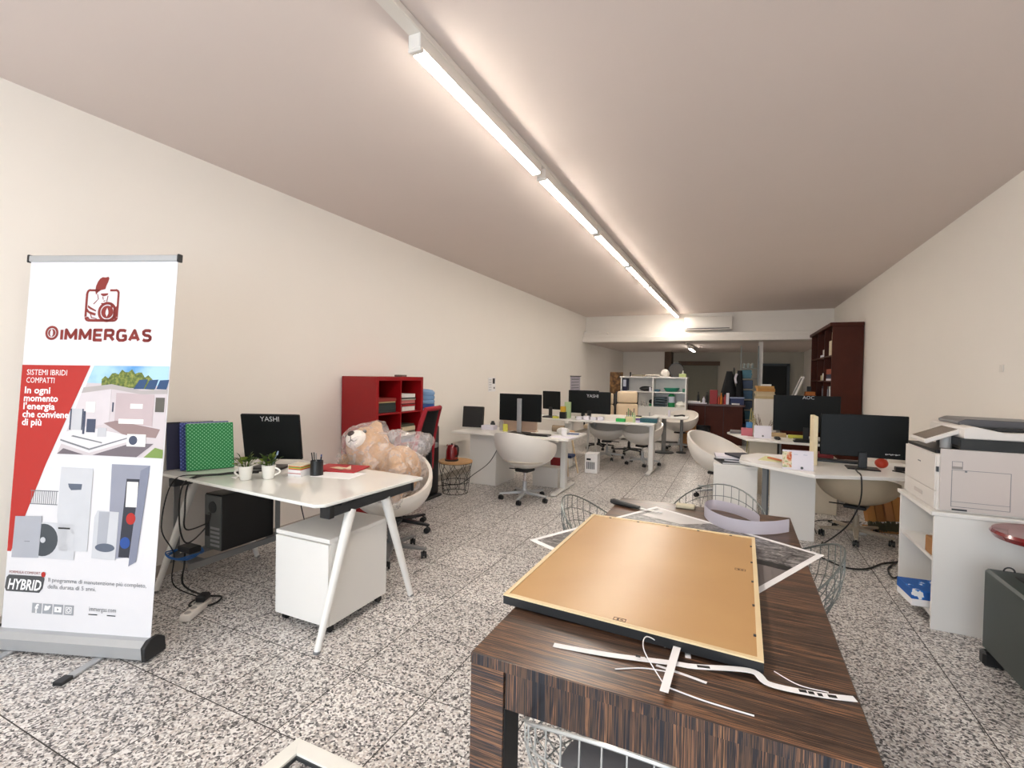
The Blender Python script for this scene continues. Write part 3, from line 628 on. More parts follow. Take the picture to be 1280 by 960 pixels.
def plant(x, y, z, label, seed, flower):
    r = random.Random(seed); t = thing('small_plant', label, 'plant', (x, y, z), 0, 'plants in the mugs')
    LM = mat('leaf_green', (74, 104, 34), 0.5, var=.2, scale=30); LM2 = mat('leaf_light', (140, 160, 56), 0.5, var=.15)
    st = MB()
    for k in range(34):
        a = r.uniform(0, 2 * PI); L = r.uniform(.03, .075); e = r.uniform(.45, 1.4)
        d = Vector((math.cos(a) * math.cos(e), math.sin(a) * math.cos(e), math.sin(e))); p0 = Vector((math.cos(a) * .012, math.sin(a) * .012, 0)); p1 = p0 + d * L
        st.tube([p0, p0 + d * L * .5 + Vector((0, 0, .006)), p1], .0012, 4)
        s = d.cross(Vector((0, 0, 1))).normalized(); l = r.uniform(.024, .040); w_ = l * .48; n = s.cross(d)
        f = lambda u, v: p1 + d * (l * u) + s * (w_ * v) + n * (-.25 * l * u * u + .12 * abs(v) * l)
        mb = MB(); mb.grid(lambda i, j: f(i / 4, (j - 1) * math.sin(PI * (i / 4 * .92 + .04))), 5, 3, .0008)
        mb.build('leaf', LM2 if r.random() < .35 else LM, t)
    st.build('stems', LM, t)
    return t
m1 = mug(-2.885, 2.13, math.radians(205), 'white mug planter, left one with its handle to the left', 0); m2 = mug(-2.79, 2.225, math.radians(35), 'white mug planter, right one with its handle to the right', 1)
plant(-2.885, 2.13, Z1 + .078, 'green leafy plant growing in the left mug', 3, 0); plant(-2.79, 2.225, Z1 + .078, 'lighter yellow-green plant growing in the right mug', 5, 1)
solo(MB().cyl((-2.80, 2.26, Z1 + .08), (-2.775, 2.275, Z1 + .155), .003, seg=8).cyl((-2.775, 2.275, Z1 + .15), (-2.768, 2.279, Z1 + .175), .007, .004, 8), 'plant_marker', mat('pale_blue_plastic', (150, 170, 200), .4), 'pale blue plastic marker stuck in the right mug', 'plant marker')
solo(MB().prism([(-.03, 0), (.032, -.012), (.01, .03), (-.006, .012)], 0, .002, TR(-2.955, 2.10, Z1 + .010) @ RX(.25)), 'paper_tag', PAPER, 'small white paper tag lying before the left mug', 'tag')
t = thing('note_block', 'block of note paper with coloured stripes beside the pen cup', 'note block', (-2.70, 2.395, Z1), .15)
MB().box(-.05, .05, -.05, .05, 0, .045, .001).build('paper_block', PAPER, t)
for k, c in enumerate(((200, 60, 60), (240, 200, 80), (90, 160, 90), (235, 140, 60))): MB().box(-.0505, .0505, -.0505, .0505, .047 + k * .006, .052 + k * .006).build('paper_layer', mat('note_colour_%d' % k, c, .7), t)
MB().box(-.05, .05, -.05, .05, .071, .079, .001).build('paper_layer', mat('note_cream', (222, 214, 190), .7), t)
MB().box(-.0512, -.049, -.0512, .0512, .0, .08).build('side_band', PAPER, t); MB().box(-.0515, .0515, -.0515, -.0505, .020, .024).build('printed_stripe', BRED, t)
t = thing('pen_cup', 'black cylindrical pen cup holding pens on the glass-topped desk', 'pen cup', (-2.605, 2.455, Z1))
MB().lathe([(0, 0), (.042, 0), (.042, .10), (.039, .10), (.039, .006), (0, .006)]).build('cup', BLACK, t)
for k, (a, c) in enumerate(((.2, BLACK), (1.4, BLUE), (2.5, GREYP), (3.6, BLACK), (5.0, DARKM))):
    p = solo(MB().cyl((-2.605 + .018 * math.cos(a), 2.455 + .018 * math.sin(a), Z1 + .01), (-2.605 + .036 * math.cos(a), 2.455 + .036 * math.sin(a), Z1 + .13 + .008 * k), .004, seg=8), 'pen', c,
             'pen standing in the black pen cup, ' + ('leaning right', 'blue one leaning back', 'grey one at the back', 'black one leaning left', 'dark one in front')[k], 'pen', 'pens in the black cup')
solo(MB().box(-.17, .17, -.12, .12, 0, .012, .002, M=TR(-2.62, 2.69, Z1) @ RZ(.25)), 'folder', mat('red_card', (176, 30, 40), .5), 'red card folder lying at the back of the glass-topped desk', 'folder')
solo(MB().box(-.15, .15, -.105, .105, 0, .0015, M=TR(-2.48, 2.53, Z1 + .0005) @ RZ(.18)), 'paper_sheet', PAPER, 'blank white sheet lying right of the pen cup', 'paper')
solo(MB().prism([(-.07, -.02), (.05, -.03), (.06, .03), (-.04, .03)], 0, .003, TR(-2.60, 2.66, Z1 + .014)).prism([(-.02, -.02), (.05, -.01), (.03, .03)], 0, .003, TR(-2.55, 2.67, Z1 + .016) @ RX(.9) @ RY(.2)), 'crumpled_paper', mat('buff_paper', (214, 190, 160), .7), 'buff crumpled receipts lying on the red folder', 'paper')
solo(MB().box(-3.698, -3.695, 2.98, 3.22, .92, 1.06), 'wall_note', mat('pinkish_paper', (226, 206, 198), .7), 'pinkish paper note on the left wall behind the desk monitor', 'note')
# cables under and over the desk
cb = 'cables of the front left desk'
cable([(-2.98, 2.30, Z1 + .008), (-3.1, 2.13, Z1 + .012), (-3.2, 1.975, Z1 - .01), (-3.22, 1.95, .55), (-3.28, 2.0, .42), (-3.36, 2.19, .40)], .005, 'black cable running from desk edge down to the computer rear', group=cb)
cable([(-3.0, 2.36, Z1 + .008), (-3.12, 2.14, Z1 + .014), (-3.24, 1.965, Z1 - .02), (-3.26, 1.94, .5), (-3.2, 1.95, .36), (-3.12, 2.02, .45), (-3.22, 2.12, .50), (-3.36, 2.195, .47)], .005, 'black cable looping in front of the computer before its upper port', group=cb)
cable([(-3.0, 2.24, Z1 + .008), (-3.2, 2.06, Z1 + .012), (-3.36, 1.96, Z1 - .03), (-3.38, 1.9, .45), (-3.3, 1.93, .28), (-3.25, 1.90, .10), (-3.10, 1.98, .012), (-3.02, 1.95, .02)], .004, 'thin black cable hanging leftmost to the floor', group=cb)
cable([(-3.3, 2.0, .30), (-3.22, 1.95, .22), (-3.2, 1.93, .10), (-3.12, 2.0, .02), (-3.0, 2.05, .012), (-2.95, 1.95, .012), (-3.05, 1.88, .012), (-3.1, 1.95, .014), (-3.0, 1.97, .025)], .006, 'black coil of power cable on the floor at the power strip', group=cb)
cable([(-3.0, 2.55, .012), (-2.92, 2.62, .03), (-2.85, 2.72, .012), (-2.95, 2.80, .012), (-3.1, 2.7, .012), (-3.02, 2.58, .015), (-3.0, 2.72, .2), (-3.05, 2.72, .45), (-3.1, 2.7, .66)], .004, 'black cable lying in loops on the floor behind the computer', group=cb)
bl = MB()
for k in range(3): bl.tube([(-3.30 + (.105 + .006 * k) * math.cos(a), 2.00 + (.09 + .005 * k) * math.sin(a), .255 + .006 * k + .008 * math.sin(3 * a + k)) for a in [2 * PI * i / 28 for i in range(28)]], .0045, 6, True)
solo(bl, 'cable_coil', mat('blue_cable', (26, 96, 168), .4), 'coil of blue network cable hanging beside the computer', 'cable')
solo(MB().box(-3.33, -3.20, 1.97, 2.05, .275, .315, .006), 'power_brick', BLACK, 'black power adapter hanging among the cables before the computer', 'adapter')
t = thing('power_strip', 'white power strip with a black plug lying on the floor by the banner', 'power strip', (-2.955, 1.86, 0), math.radians(118))
MB().box(-.12, .12, -.032, .032, 0, .042, .012, seg=2).build('body', WPLAS, t)
for k in range(3): MB().lathe([(0, .0), (.018, .0), (.018, .002), (0, .002)], (-.085 + k * .06, 0, .0415), 16).build('socket', mat('socket_grey', (180, 176, 170), .5), t)
MB().box(.03, .11, -.03, .03, .043, .085, .01).build('plug', BLACK, t)

# ---------------------------------------------------------------- bear in plastic, its chair, red shelf, cooler
bucket_chair('white bucket chair holding the wrapped teddy bear behind the front left desk', -2.52, 3.15, math.radians(36), .33, .325, .20, .50, shellm=WPLAS, basem=GREYP, rot=.9)
FUR = mat('honey_fur', (214, 170, 126), .95, var=.14, scale=55, bump=1.0, spec=.2)
def ell_remesh(els, vox, name, m, parent, nz=0.0, nscale=6, smooth_it=6):
    b = MB()
    for c, r, R in els: b.sph(c, r, 20, R)
    o = b.build(name, m, parent, True)
    mod = o.modifiers.new('r', 'REMESH'); mod.mode = 'VOXEL'; mod.voxel_size = vox
    sm = o.modifiers.new('s', 'SMOOTH'); sm.iterations = smooth_it; sm.factor = .5
    bpy.context.view_layer.update(); dg = bpy.context.evaluated_depsgraph_get()
    me = bpy.data.meshes.new_from_object(o.evaluated_get(dg)); o.modifiers.clear(); old = o.data; o.data = me; me.name = name; bpy.data.meshes.remove(old)
    if nz:
        for v in me.vertices:
            q = v.co * nscale; d = noise.noise(q) * nz + noise.noise(q * 2.7) * nz * .5 - abs(noise.noise(q * 1.6 + Vector((5, 1, 2)))) * nz * .7
            v.co += v.normal * d
    me.polygons.foreach_set('use_smooth', [True] * len(me.polygons)); me.materials.clear(); me.materials.append(m)
    return o
bear = thing('teddy_bear', 'big honey-coloured teddy bear wrapped in clear plastic, slumped on the white bucket chair', 'teddy bear', (-2.44, 3.14, .48))
I4 = Matrix.Identity(4)
bear_els = [((-2.44, 3.16, .70), (.17, .16, .20), I4), ((-2.72, 3.10, .865), (.185, .17, .175), I4), ((-2.575, 3.12, .80), (.12, .12, .12), I4),
            ((-2.93, 3.06, .74), (.06, .04, .065), I4), ((-2.70, 3.17, 1.03), (.06, .04, .055), I4),
            ((-2.37, 3.04, .775), (.075, .075, .13), RY(-.5)), ((-2.32, 2.99, .73), (.075, .075, .075), I4), ((-2.62, 2.98, .70), (.065, .065, .13), RY(.35)),
            ((-2.40, 3.00, .60), (.095, .14, .09), RZ(.5)), ((-2.345, 2.945, .57), (.08, .075, .10), I4), ((-2.52, 2.97, .58), (.085, .13, .08), RZ(-.2)), ((-2.51, 2.88, .565), (.08, .07, .095), I4)]
ell_remesh(bear_els, .014, 'body', FUR, bear, .006, 40, 5)
fd = Vector((.12, -.95, .28)).normalized()          # where the face looks
hc = Vector((-2.735, 3.10, .875)); sx = Vector((.93, .2, .3)).normalized(); sx = (sx - fd * sx.dot(fd)).normalized(); uz = fd.cross(sx)
FB = Matrix(((sx.x, -fd.x, uz.x, 0), (sx.y, -fd.y, uz.y, 0), (sx.z, -fd.z, uz.z, 0), (0, 0, 0, 1)))
hp = lambda x, d, z: hc + sx * x + fd * d + uz * z
MB().sph(hp(-.0, .145, .035), (.088, .07, .075), 20, FB).build('muzzle', mat('white_fur', (244, 236, 226), .9, var=.04, bump=.3, scale=80), bear, True)
MB().sph(hp(-.005, .203, .075), (.030, .018, .022), 14, FB).build('nose', mat('brown_nose', (70, 52, 46), .3), bear, True)
MB().tube(spline([hp(-.045, .196, .018), hp(-.022, .213, .008), hp(-.003, .217, .022)], 5) + spline([hp(-.003, .217, .022), hp(.02, .213, .005), hp(.045, .196, .02)], 5), .0028, 5).tube([hp(-.003, .217, .022), hp(-.004, .214, .06)], .0028, 5).build('mouth', MATS['brown_nose'], bear, True)
for x in (-.085, .075): MB().sph(hp(x, .135, .085), .015, 12).build('eye', BLACK, bear, True)
bag_els = [(c, (r[0] * 1.18 + .015, r[1] * 1.18 + .015, r[2] * 1.15 + .012), R) for c, r, R in bear_els if c[2] > .56] + [((-2.31, 3.22, .92), (.13, .12, .10), I4), ((-2.82, 3.0, .74), (.11, .07, .07), I4), ((-2.45, 3.15, .95), (.12, .1, .09), I4)]
bagm = film('clear_wrap', (255, 246, 242), .27)
bag = ell_remesh([(c, r, R) for c, r, R in bag_els], .018, 'plastic_wrap', bagm, bear, .026, 11, 14)

def task_chair(label, x, y, rz):
    t = thing('task_chair', label, 'chair', (x, y, 0), rz)
    star_base(t, BLACK, .31, .2, .42, BLACK)
    MB().box(-.24, .24, -.24, .24, .43, .50, .03, seg=2).build('seat', REDC, t)
    f = lambda i, j: Vector(((j / 6 - .5) * (.44 - .10 * (i / 9) ** 2), .25 - .05 * math.cos((j / 6 - .5) * PI) * 0 + .06 * (1 - math.cos((j / 6 - .5) * 2.2)) * -1 + .10 * (i / 9) ** 2, .56 + .60 * i / 9))
    MB().grid(f, 10, 7, .02).build('backrest', BLKC, t, smooth=60)
    rim = [f(i, 0) for i in range(10)] + [f(9, j) for j in range(1, 6)] + [f(9 - i, 6) for i in range(10)] + [f(0, 6 - j) for j in range(1, 6)]
    MB().tube(rim, .022, 8, True).build('backrest_rim', REDC, t)
    MB().tube([(0, .05, .42), (0, .25, .42), (0, .30, .5), (0, .29, .75)], .02, 8).build('back_bracket', BLACK, t)
    for s in (-1, 1): MB().tube([(s * .25, .1, .46), (s * .29, .1, .48), (s * .29, .08, .62), (s * .29, -.08, .66), (s * .29, -.15, .66)], .014, 8).build('armrest', BLACK, t) if s < 0 else None
    return t
task_chair('red-rimmed black mesh office chair beside the red shelf', -2.87, 3.72, math.radians(-78))

rs = thing('red_shelf_unit', 'tall red cube shelf unit standing against the left wall', 'shelf unit', (-3.46, 4.185, 0))
X0, X1, Y0, Y1, HS = -3.685, -3.235, 3.79, 4.58, 1.44
pbox('side_panel', RED, rs, X0, X1, Y0, Y0 + .04, 0, HS, .002); pbox('side_panel', RED, rs, X0, X1, Y1 - .04, Y1, 0, HS, .002)
pbox('top_panel', RED, rs, X0, X1, Y0 + .04, Y1 - .04, HS - .04, HS, .002); pbox('bottom_panel', RED, rs, X0, X1, Y0 + .04, Y1 - .04, 0, .04, .002)
pbox('divider', RED, rs, X0 + .01, X1 - .003, 4.177, 4.193, .04, HS - .04)
ST = [.04 + k * (HS - .08) / 4 for k in range(5)]
for k in (1, 2, 3): pbox('shelf', RED, rs, X0 + .01, X1 - .002, Y0 + .04, Y1 - .04, ST[k] - .008, ST[k] + .008)
pbox('back_panel', RED, rs, X0, X0 + .008, Y0 + .04, Y1 - .04, .04, HS - .04)
def fstack(y, z0, items, grp, x=-3.40):
    z = z0 + .0005
    for (h, c, lab, d) in items:
        book(x + rnd.uniform(-.01, .01), y + rnd.uniform(-.008, .008), z, .26, d, h, PI + rnd.uniform(-.04, .04), mat('book_%d_%d_%d' % c, c, .6), lab, grp); z += h + .0006
S3 = ST[3] + .008; S2 = ST[2] + .008
fstack(4.0, S3, [(.035, (36, 44, 44), 'dark green-black folder at the bottom of the red shelf upper left cubby', .30), (.035, (44, 54, 54), 'dark slate folder second from bottom in the upper left cubby', .30), (.03, (40, 50, 48), 'dark folder third from bottom in the upper left cubby', .29), (.012, (190, 170, 120), 'thin buff booklet under the top one in the upper left cubby', .28), (.035, (150, 50, 44), 'brick red book on top of the upper left cubby stack', .28)], 'books in the upper left cubby')
fstack(4.36, S3, [(.05, (226, 222, 216), 'thick white book at the bottom of the upper right cubby', .24), (.018, (180, 30, 36), 'red book second from bottom in the upper right cubby', .25), (.012, (90, 40, 40), 'thin maroon book third from bottom in the upper right cubby', .25), (.035, (206, 120, 116), 'pink book fourth from bottom in the upper right cubby', .26), (.014, (200, 196, 180), 'thin ivory book second from top in the upper right cubby', .25), (.012, (40, 40, 44), 'thin black book just under the top white one, upper right cubby', .26), (.04, (236, 232, 228), 'white book topmost of the upper right cubby stack', .27)], 'books in the upper right cubby')
fstack(4.36, S2, [(.035, (40, 60, 110), 'navy book at the bottom of the second-row right cubby', .25), (.035, (60, 64, 70), 'charcoal book second from bottom in the second-row right cubby', .24), (.03, (236, 232, 226), 'white book in the middle of the second-row right cubby', .25), (.02, (120, 112, 100), 'taupe book third from top in the second-row right cubby', .25), (.045, (216, 202, 170), 'cream book second from top in the second-row right cubby', .25), (.025, (70, 70, 54), 'olive book topmost in the second-row right cubby', .24)], 'books in the second-row right cubby')
fstack(4.0, S2, [(.05, (60, 40, 40), 'dark brown book lying at the bottom of the second-row left cubby', .25), (.04, (46, 46, 50), 'black book lying on the dark brown one, second-row left cubby', .25)], 'books in the second-row left cubby')
solo(MB().box(-3.36, -3.26, 4.22, 4.29, HS, HS + .025, .004).box(-3.36, -3.27, 4.295, 4.33, HS, HS + .02, .004), 'stapler_box', mat('grey_brown_box', (120, 100, 92), .6), 'small grey-brown box on top of the red shelf unit', 'box') if False else solo(MB().box(-3.36, -3.26, 4.22, 4.31, HS, HS + .022, .004), 'small_box', mat('grey_brown_box', (120, 100, 92), .6), 'small grey-brown box on top of the red shelf unit', 'box')

wc = thing('water_cooler', 'slim black water cooler behind the red shelf', 'water cooler', (-3.42, 4.84, 0))
MB().box(-3.57, -3.27, 4.69, 4.99, .03, .86, .03, seg=2).build('body', BLACK, wc, True); MB().box(-3.55, -3.29, 4.71, 4.97, .86, .90, .01).build('collar', BLACK, wc, True)
MB().box(-3.60, -3.23, 4.65, 5.0, 0, .03, .01).build('base', BLACK, wc, True); MB().box(-3.272, -3.23, 4.78, 4.90, .60, .66, .008).build('tap', GREYP, wc, True)
BT_ = film('blue_bottle_plastic', (70, 120, 190), .62)
b = thing('water_bottle', 'large blue ribbed water bottle upside down on the cooler', 'water bottle', (-3.42, 4.84, .90), 0)
prof = [(0.0, 0), (.03, 0), (.04, .03), (.12, .07)]
for k in range(6):
    z = .075 + k * .05
    if k == 2: prof += [(.130, z), (.130, z + .045)]
    else: prof += [(.135, z), (.140, z + .02), (.135, z + .04), (.127, z + .046)]
prof += [(.11, .385), (.05, .395), (0, .395)]
MB().lathe(prof, seg=32).build('bottle', mat('blue_polycarbonate', (128, 166, 208), .15, var=.1), b); MB().lathe([(.137, .175), (.1375, .22)], seg=32).build('label_band', mat('blue_label', (40, 80, 150), .4), b)

# wire side table with kettle
wt = thing('wire_basket_table', 'round black wire basket table with a wooden lid by the left wall', 'side table', (-3.17, 5.2, 0))
wm = MB()
R0, R1, HT = .155, .205, .38
for k in range(18):
    a = 2 * PI * k / 18; s = .35 if k % 2 else -.35
    wm.tube([((R0 + (R1 - R0) * q) * math.cos(a + s * math.sin(PI * q * 1.5)), (R0 + (R1 - R0) * q) * math.sin(a + s * math.sin(PI * q * 1.5)), .004 + HT * q) for q in [i / 8 for i in range(9)]], .0028, 5)
tag(wm.build('wire_cage', BLACK, wt), kind='stuff')
for z, r in ((.006, R0), (.14, R0 + .018), (HT, R1)): MB().tube([(r * math.cos(a), r * math.sin(a), z) for a in [2 * PI * i / 32 for i in range(32)]], .004, 6, True).build('wire_ring', BLACK, wt)
MB().lathe([(0, HT + .004), (R1 + .006, HT + .004), (R1 + .006, HT + .022), (0, HT + .022)], seg=40).build('wooden_lid', WOOD, wt)
kt = thing('electric_kettle', 'dark red electric kettle with a black handle on the wire basket table', 'kettle', (-3.21, 5.17, HT + .022), math.radians(-15))
MB().lathe([(0, 0), (.085, 0), (.085, .02), (0, .02)], seg=24).build('base_plate', BLACK, kt)
MB().lathe([(0, .02), (.075, .02), (.078, .035), (.072, .13), (.055, .185), (.04, .20), (0, .205)], seg=28).build('body', DKRED, kt)
MB().sph((0, 0, .208), (.012, .012, .01), 10).build('lid_knob', BLACK, kt); MB().cyl((-.055, 0, .165), (-.085, 0, .185), .02, .012, 12).build('spout', DKRED, kt)
MB().tube(spline([(.05, 0, .185), (.10, 0, .19), (.115, 0, .15), (.105, 0, .08), (.075, 0, .06)], 6), .010, 8).build('handle', BLACK, kt)
cable([(-2.63, 5.74, .726), (-2.66, 5.61, .725), (-2.74, 5.585, .60), (-2.86, 5.52, .36), (-3.04, 5.44, .20), (-3.25, 5.47, .05), (-3.45, 5.45, .012), (-3.6, 5.3, .01), (-3.66, 5.15, .01)], .005, 'black cable sagging from the second left desk to the wall behind the wire table')

# ---------------------------------------------------------------- second desk on the left (grey-white, T legs)
Z2 = .71
d = thing('office_desk', 'second white desk on the left, with a T-foot leg and a bucket chair', 'desk', (-2.65, 6.0, 0))
MB().box(-3.50, -1.84, 5.60, 6.40, Z2 - .025, Z2, .003).build('desktop', WHITE, d, True); tleg(d, -2.02, 6.0, .80, Z2 - .025)
pbox('modesty_panel', WHITE, d, -3.48, -2.1, 6.36, 6.38, .35, Z2 - .026)
c = thing('cabinet', 'white cabinet box under the second left desk', 'cabinet', (-3.08, 6.05, 0))
pbox('body', WHITE, c, -3.28, -2.88, 5.76, 6.34, 0, Z2 - .03, .002); pbox('back_panel', WHITE, c, -3.278, -2.882, 5.745, 5.758, .005, Z2 - .035)
bucket_chair('white bucket chair seen from behind at the second left desk', -2.27, 5.30, math.radians(172), .37, .37, .24, .46, rot=.62)
monitor('wide black monitor on a slim pole stand at the second left desk', -2.62, 5.92, Z2, math.radians(-2), .62, .36, .34, logo=None, base=(.26, .2), neckfront=True)
pole = [o for o in bpy.data.objects if o.name.startswith('monitor')][-1]
solo(MB().box(-2.98, -2.46, 6.13, 6.15, Z2 + .02, Z2 + .50, .004).box(-2.98, -2.46, 6.10, 6.18, Z2, Z2 + .02, .003), 'desk_screen', mat('peach_board', (206, 178, 156), .6), 'peach board standing behind the pole-stand monitor', 'board')
solo(MB().box(-.15, .15, -.04, .04, 0, .30, .006, M=TR(-3.44, 6.1, Z2 + .01) @ RZ(.15) @ RX(-.12)), 'document_case', mat('black_leather', (26, 24, 24), .5, bump=.05), 'black document case leaning on the left wall at desk end', 'case')
solo(MB().box(-3.25, -3.06, 6.0, 6.13, Z2 + .0005, Z2 + .06, .003), 'small_box', LILAC, 'pale lilac box in front of the black document case', 'box')
for k, (x, y, r, h, c, l) in enumerate(((-3.20, 6.26, .035, .10, DARKM, 'dark grey tin behind the pale lilac box'), (-3.02, 6.2, .025, .12, mat('brown_glass', (60, 36, 26), .2), 'small brown bottle right of the pale lilac box'), (-2.97, 6.08, .03, .16, mat('grey_china', (176, 170, 164), .3), 'grey vase left of the pole-stand monitor'))):
    solo(MB().lathe([(0, 0), (r, 0), (r, h * .7), (r * .6, h * .85), (r * .6, h), (0, h)], (x, y, Z2), 14), ('tin', 'bottle', 'vase')[k], c, l, ('tin', 'bottle', 'vase')[k])
solo(MB().box(-2.90, -2.83, 5.98, 5.99, Z2, Z2 + .10, .001, M=None), 'sticky_note', YEL, 'yellow note block under the left corner of the pole-stand monitor', 'note')
solo(MB().box(-2.55, -2.15, 5.72, 5.86, Z2, Z2 + .02, .004), 'keyboard', BLACK, 'black keyboard on the second left desk behind the white bucket chair', 'keyboard')
solo(MB().cyl((-2.26, 6.2, Z2 + .06), (-2.10, 6.22, Z2 + .06), .045, seg=16), 'paper_roll', mat('kraft_roll', (140, 120, 96), .7), 'brown roll lying beside the pole-stand monitor', 'roll')
solo(MB().sph((-2.08, 6.12, Z2 + .04), (.09, .06, .05), 14), 'crumpled_wrap', mat('wrap_white', (214, 212, 206), .5, bump=.6, scale=25), 'crumpled white wrapping on the second left desk right end', 'wrapping')
solo(MB().cyl((-2.02, 5.98, Z2), (-2.02, 5.98, Z2 + .09), .035, .035, 16), 'paper_cup', PAPER, 'white cup in front of the crumpled wrapping', 'cup')
solo(MB().box(-.10, .10, -.05, .05, 0, .012, .002, M=TR(-1.98, 6.16, Z2 + .001) @ RZ(.2)), 'printed_leaflet', mat('leaflet_blue', (110, 120, 150), .6), 'grey-blue leaflet at the right end of the second left desk', 'leaflet')
solo(MB().prism([(-.16, -.1), (.15, -.12), (.17, .1), (-.14, .12)], 0, .002, TR(-1.98, 5.82, Z2 + .0005)), 'paper_sheet', LILAC, 'white sheet at the near right corner of the second left desk', 'paper')
solo(MB().box(-2.48, -2.12, 6.05, 6.25, 0, .26, .004), 'storage_box', WPLAS, 'white box on the floor under the second left desk', 'box')
solo(MB().box(-2.40, -2.22, 6.52, 6.76, 0, .32, .01), 'red_bin', mat('red_bin_plastic', (130, 20, 26), .5), 'dark red bin on the floor behind the second left desk', 'bin')
solo(MB().box(-2.38, -2.10, 6.54, 6.74, .3205, .36, .004), 'blue_tray', mat('navy_tray', (26, 48, 92), .5), 'blue tray on the dark red bin', 'tray')
st = thing('wooden_stool', 'wooden-legged stool with a round pale seat behind the second left desk', 'stool', (-2.36, 7.02, 0))
MB().lathe([(0, .60), (.15, .60), (.16, .625), (.15, .65), (0, .65)], (-2.36, 7.02, 0), 24).build('seat', WOOD, st, True)
for a in (.6, 2.2, 3.7, 5.3): MB().cyl((-2.36 + .22 * math.cos(a), 7.02 + .22 * math.sin(a), 0), (-2.36 + .10 * math.cos(a), 7.02 + .10 * math.sin(a), .6), .011, .016, 10).build('leg', mat('birch', (222, 200, 164), .5), st, True)
t = thing('wall_notice', 'white notice sheet with a dark square pinned on the left wall', 'notice', (XL + .001, 7.18, 1.20))
MB().box(0, .002, -.13, .13, 0, .23).build('sheet', PAPER, t)
MB().box(.002, .003, .02, .10, .13, .22).build('printed_square', BLACK, t); MB().box(.002, .003, .06, .10, .045, .075).build('printed_mark', BLACK, t)
for k in range(5): MB().box(.002, .003, -.11, -.02, .03 + k * .04, .037 + k * .04).build('printed_line', PGREY, t)

# ---------------------------------------------------------------- third row: desks with monitors
Z3 = .78
d = thing('office_desk', 'white sit-stand desk with the branded monitor, third desk on the left', 'desk', (-1.85, 7.8, 0))
MB().box(-2.56, -1.12, 7.46, 8.20, Z3 - .025, Z3, .003).build('desktop', WHITE, d, True); tleg(d, -1.20, 7.82, .66, Z3 - .025); tleg(d, -2.46, 7.62, .60, Z3 - .025)
d = thing('office_desk', 'white desk against the left wall carrying the small monitor', 'desk', (-3.1, 7.8, 0))
MB().box(-3.64, -2.565, 7.50, 8.24, Z3 - .025, Z3, .003).build('desktop', WHITE, d, True); tleg(d, -3.55, 7.87, .66, Z3 - .025); tleg(d, -2.63, 7.95, .50, Z3 - .025)
d = thing('office_desk', 'white desk on tapered A-legs behind the branded monitor desk', 'desk', (-1.9, 8.6, 0))
MB().box(-2.45, -1.26, 8.22, 9.02, Z3 - .02, Z3, .003).build('desktop', WHITE, d, True)
for x in (-2.38, -1.32):
    MB().box(x - .03, x + .03, 8.26, 8.98, Z3 - .06, Z3 - .02, .004).build('support_beam', WMET, d, True)
    for y, f in ((8.42, 8.30), (8.80, 8.92)): a_leg(d, (x, y, Z3 - .06), (x, f, 0), WMET, .024, .014)
monitor('black monitor with white lettering on its back, third desk on the left', -2.20, 7.80, Z3, math.radians(-2), .70, .36, .27, logo='YASHI', lsize=.075, lpos=(.05, .085), base=(.26, .18))
monitor('black monitor partly hidden behind the branded one', -2.38, 8.05, Z3, math.radians(6), .52, .34, .29)
monitor('small black monitor turned slightly right on the desk by the left wall', -2.90, 7.88, Z3, math.radians(-14), .36, .31, .28, tilt=-.04, base=(.2, .16))
solo(MB().box(-2.96, -2.72, 7.60, 7.70, Z3, Z3 + .02, .004), 'keyboard', BLACK, 'black keyboard in front of the small monitor by the wall', 'keyboard')
solo(MB().box(-.08, .08, -.002, .002, 0, .20, M=TR(-3.18, 7.9, Z3 + .004) @ RZ(.4) @ RX(-.2)), 'leaning_paper', LILAC, 'white paper standing left of the small monitor', 'paper')
solo(MB().box(-2.64, -2.54, 7.56, 7.64, Z3, Z3 + .11, .003), 'black_box', BLACK, 'small black box left of the branded monitor base', 'box')
solo(MB().box(-2.63, -2.55, 7.57, 7.63, Z3 + .1105, Z3 + .20, .003), 'yellow_box', mat('amber_card', (224, 180, 60), .6), 'amber box standing on the small black box', 'box')
solo(MB().box(-2.60, -2.50, 7.69, 7.75, Z3, Z3 + .27, .003), 'green_carton', mat('pale_green_card', (170, 196, 150), .6), 'pale green carton standing behind the amber box', 'carton')
solo(MB().box(-2.76, -2.67, 7.56, 7.64, Z3, Z3 + .03, .002), 'sticky_note', YEL, 'yellow note pad at the left end of the branded monitor desk', 'note')
for k in range(4):
    solo(MB().box(-2.36 + k * .115, -2.27 + k * .115, 7.58 + .01 * k, 7.66 + .01 * k, Z3, Z3 + .05 + .012 * (k % 2), .003), 'paper_box', LILAC, ('white box under the branded monitor, leftmost', 'white box under the branded monitor, second from left', 'white box under the branded monitor, third from left', 'white box under the branded monitor, rightmost')[k], 'box', 'white boxes under the branded monitor')
solo(MB().box(-1.72, -1.58, 7.60, 7.68, Z3, Z3 + .05, .003), 'green_pad', mat('bright_green', (40, 170, 80), .5), 'bright green box on the near edge of the branded monitor desk', 'box')
t = thing('pen_holder', 'cream pen holder with pens right of the bright green box', 'pen holder', (-1.52, 7.72, Z3))
MB().box(-.07, .07, -.05, .05, 0, .08, .004).build('box', mat('cream_box', (216, 206, 160), .6), t)
for k in range(6): MB().cyl((-.05 + k * .02, .0, .07), (-.055 + k * .022, .01, .15 + .02 * ((k * 3) % 4)), .006, seg=6).build('pen', (BLACK, GREENB, DARKM)[k % 3], t)
solo(MB().cyl((-1.44, 7.62, Z3), (-1.44, 7.62, Z3 + .11), .022, seg=14).cyl((-1.44, 7.62, Z3 + .11), (-1.44, 7.62, Z3 + .15), .010, seg=10), 'glue_bottle', mat('pale_green_plastic', (190, 210, 160), .3), 'pale green glue bottle beside the cream pen holder', 'bottle')
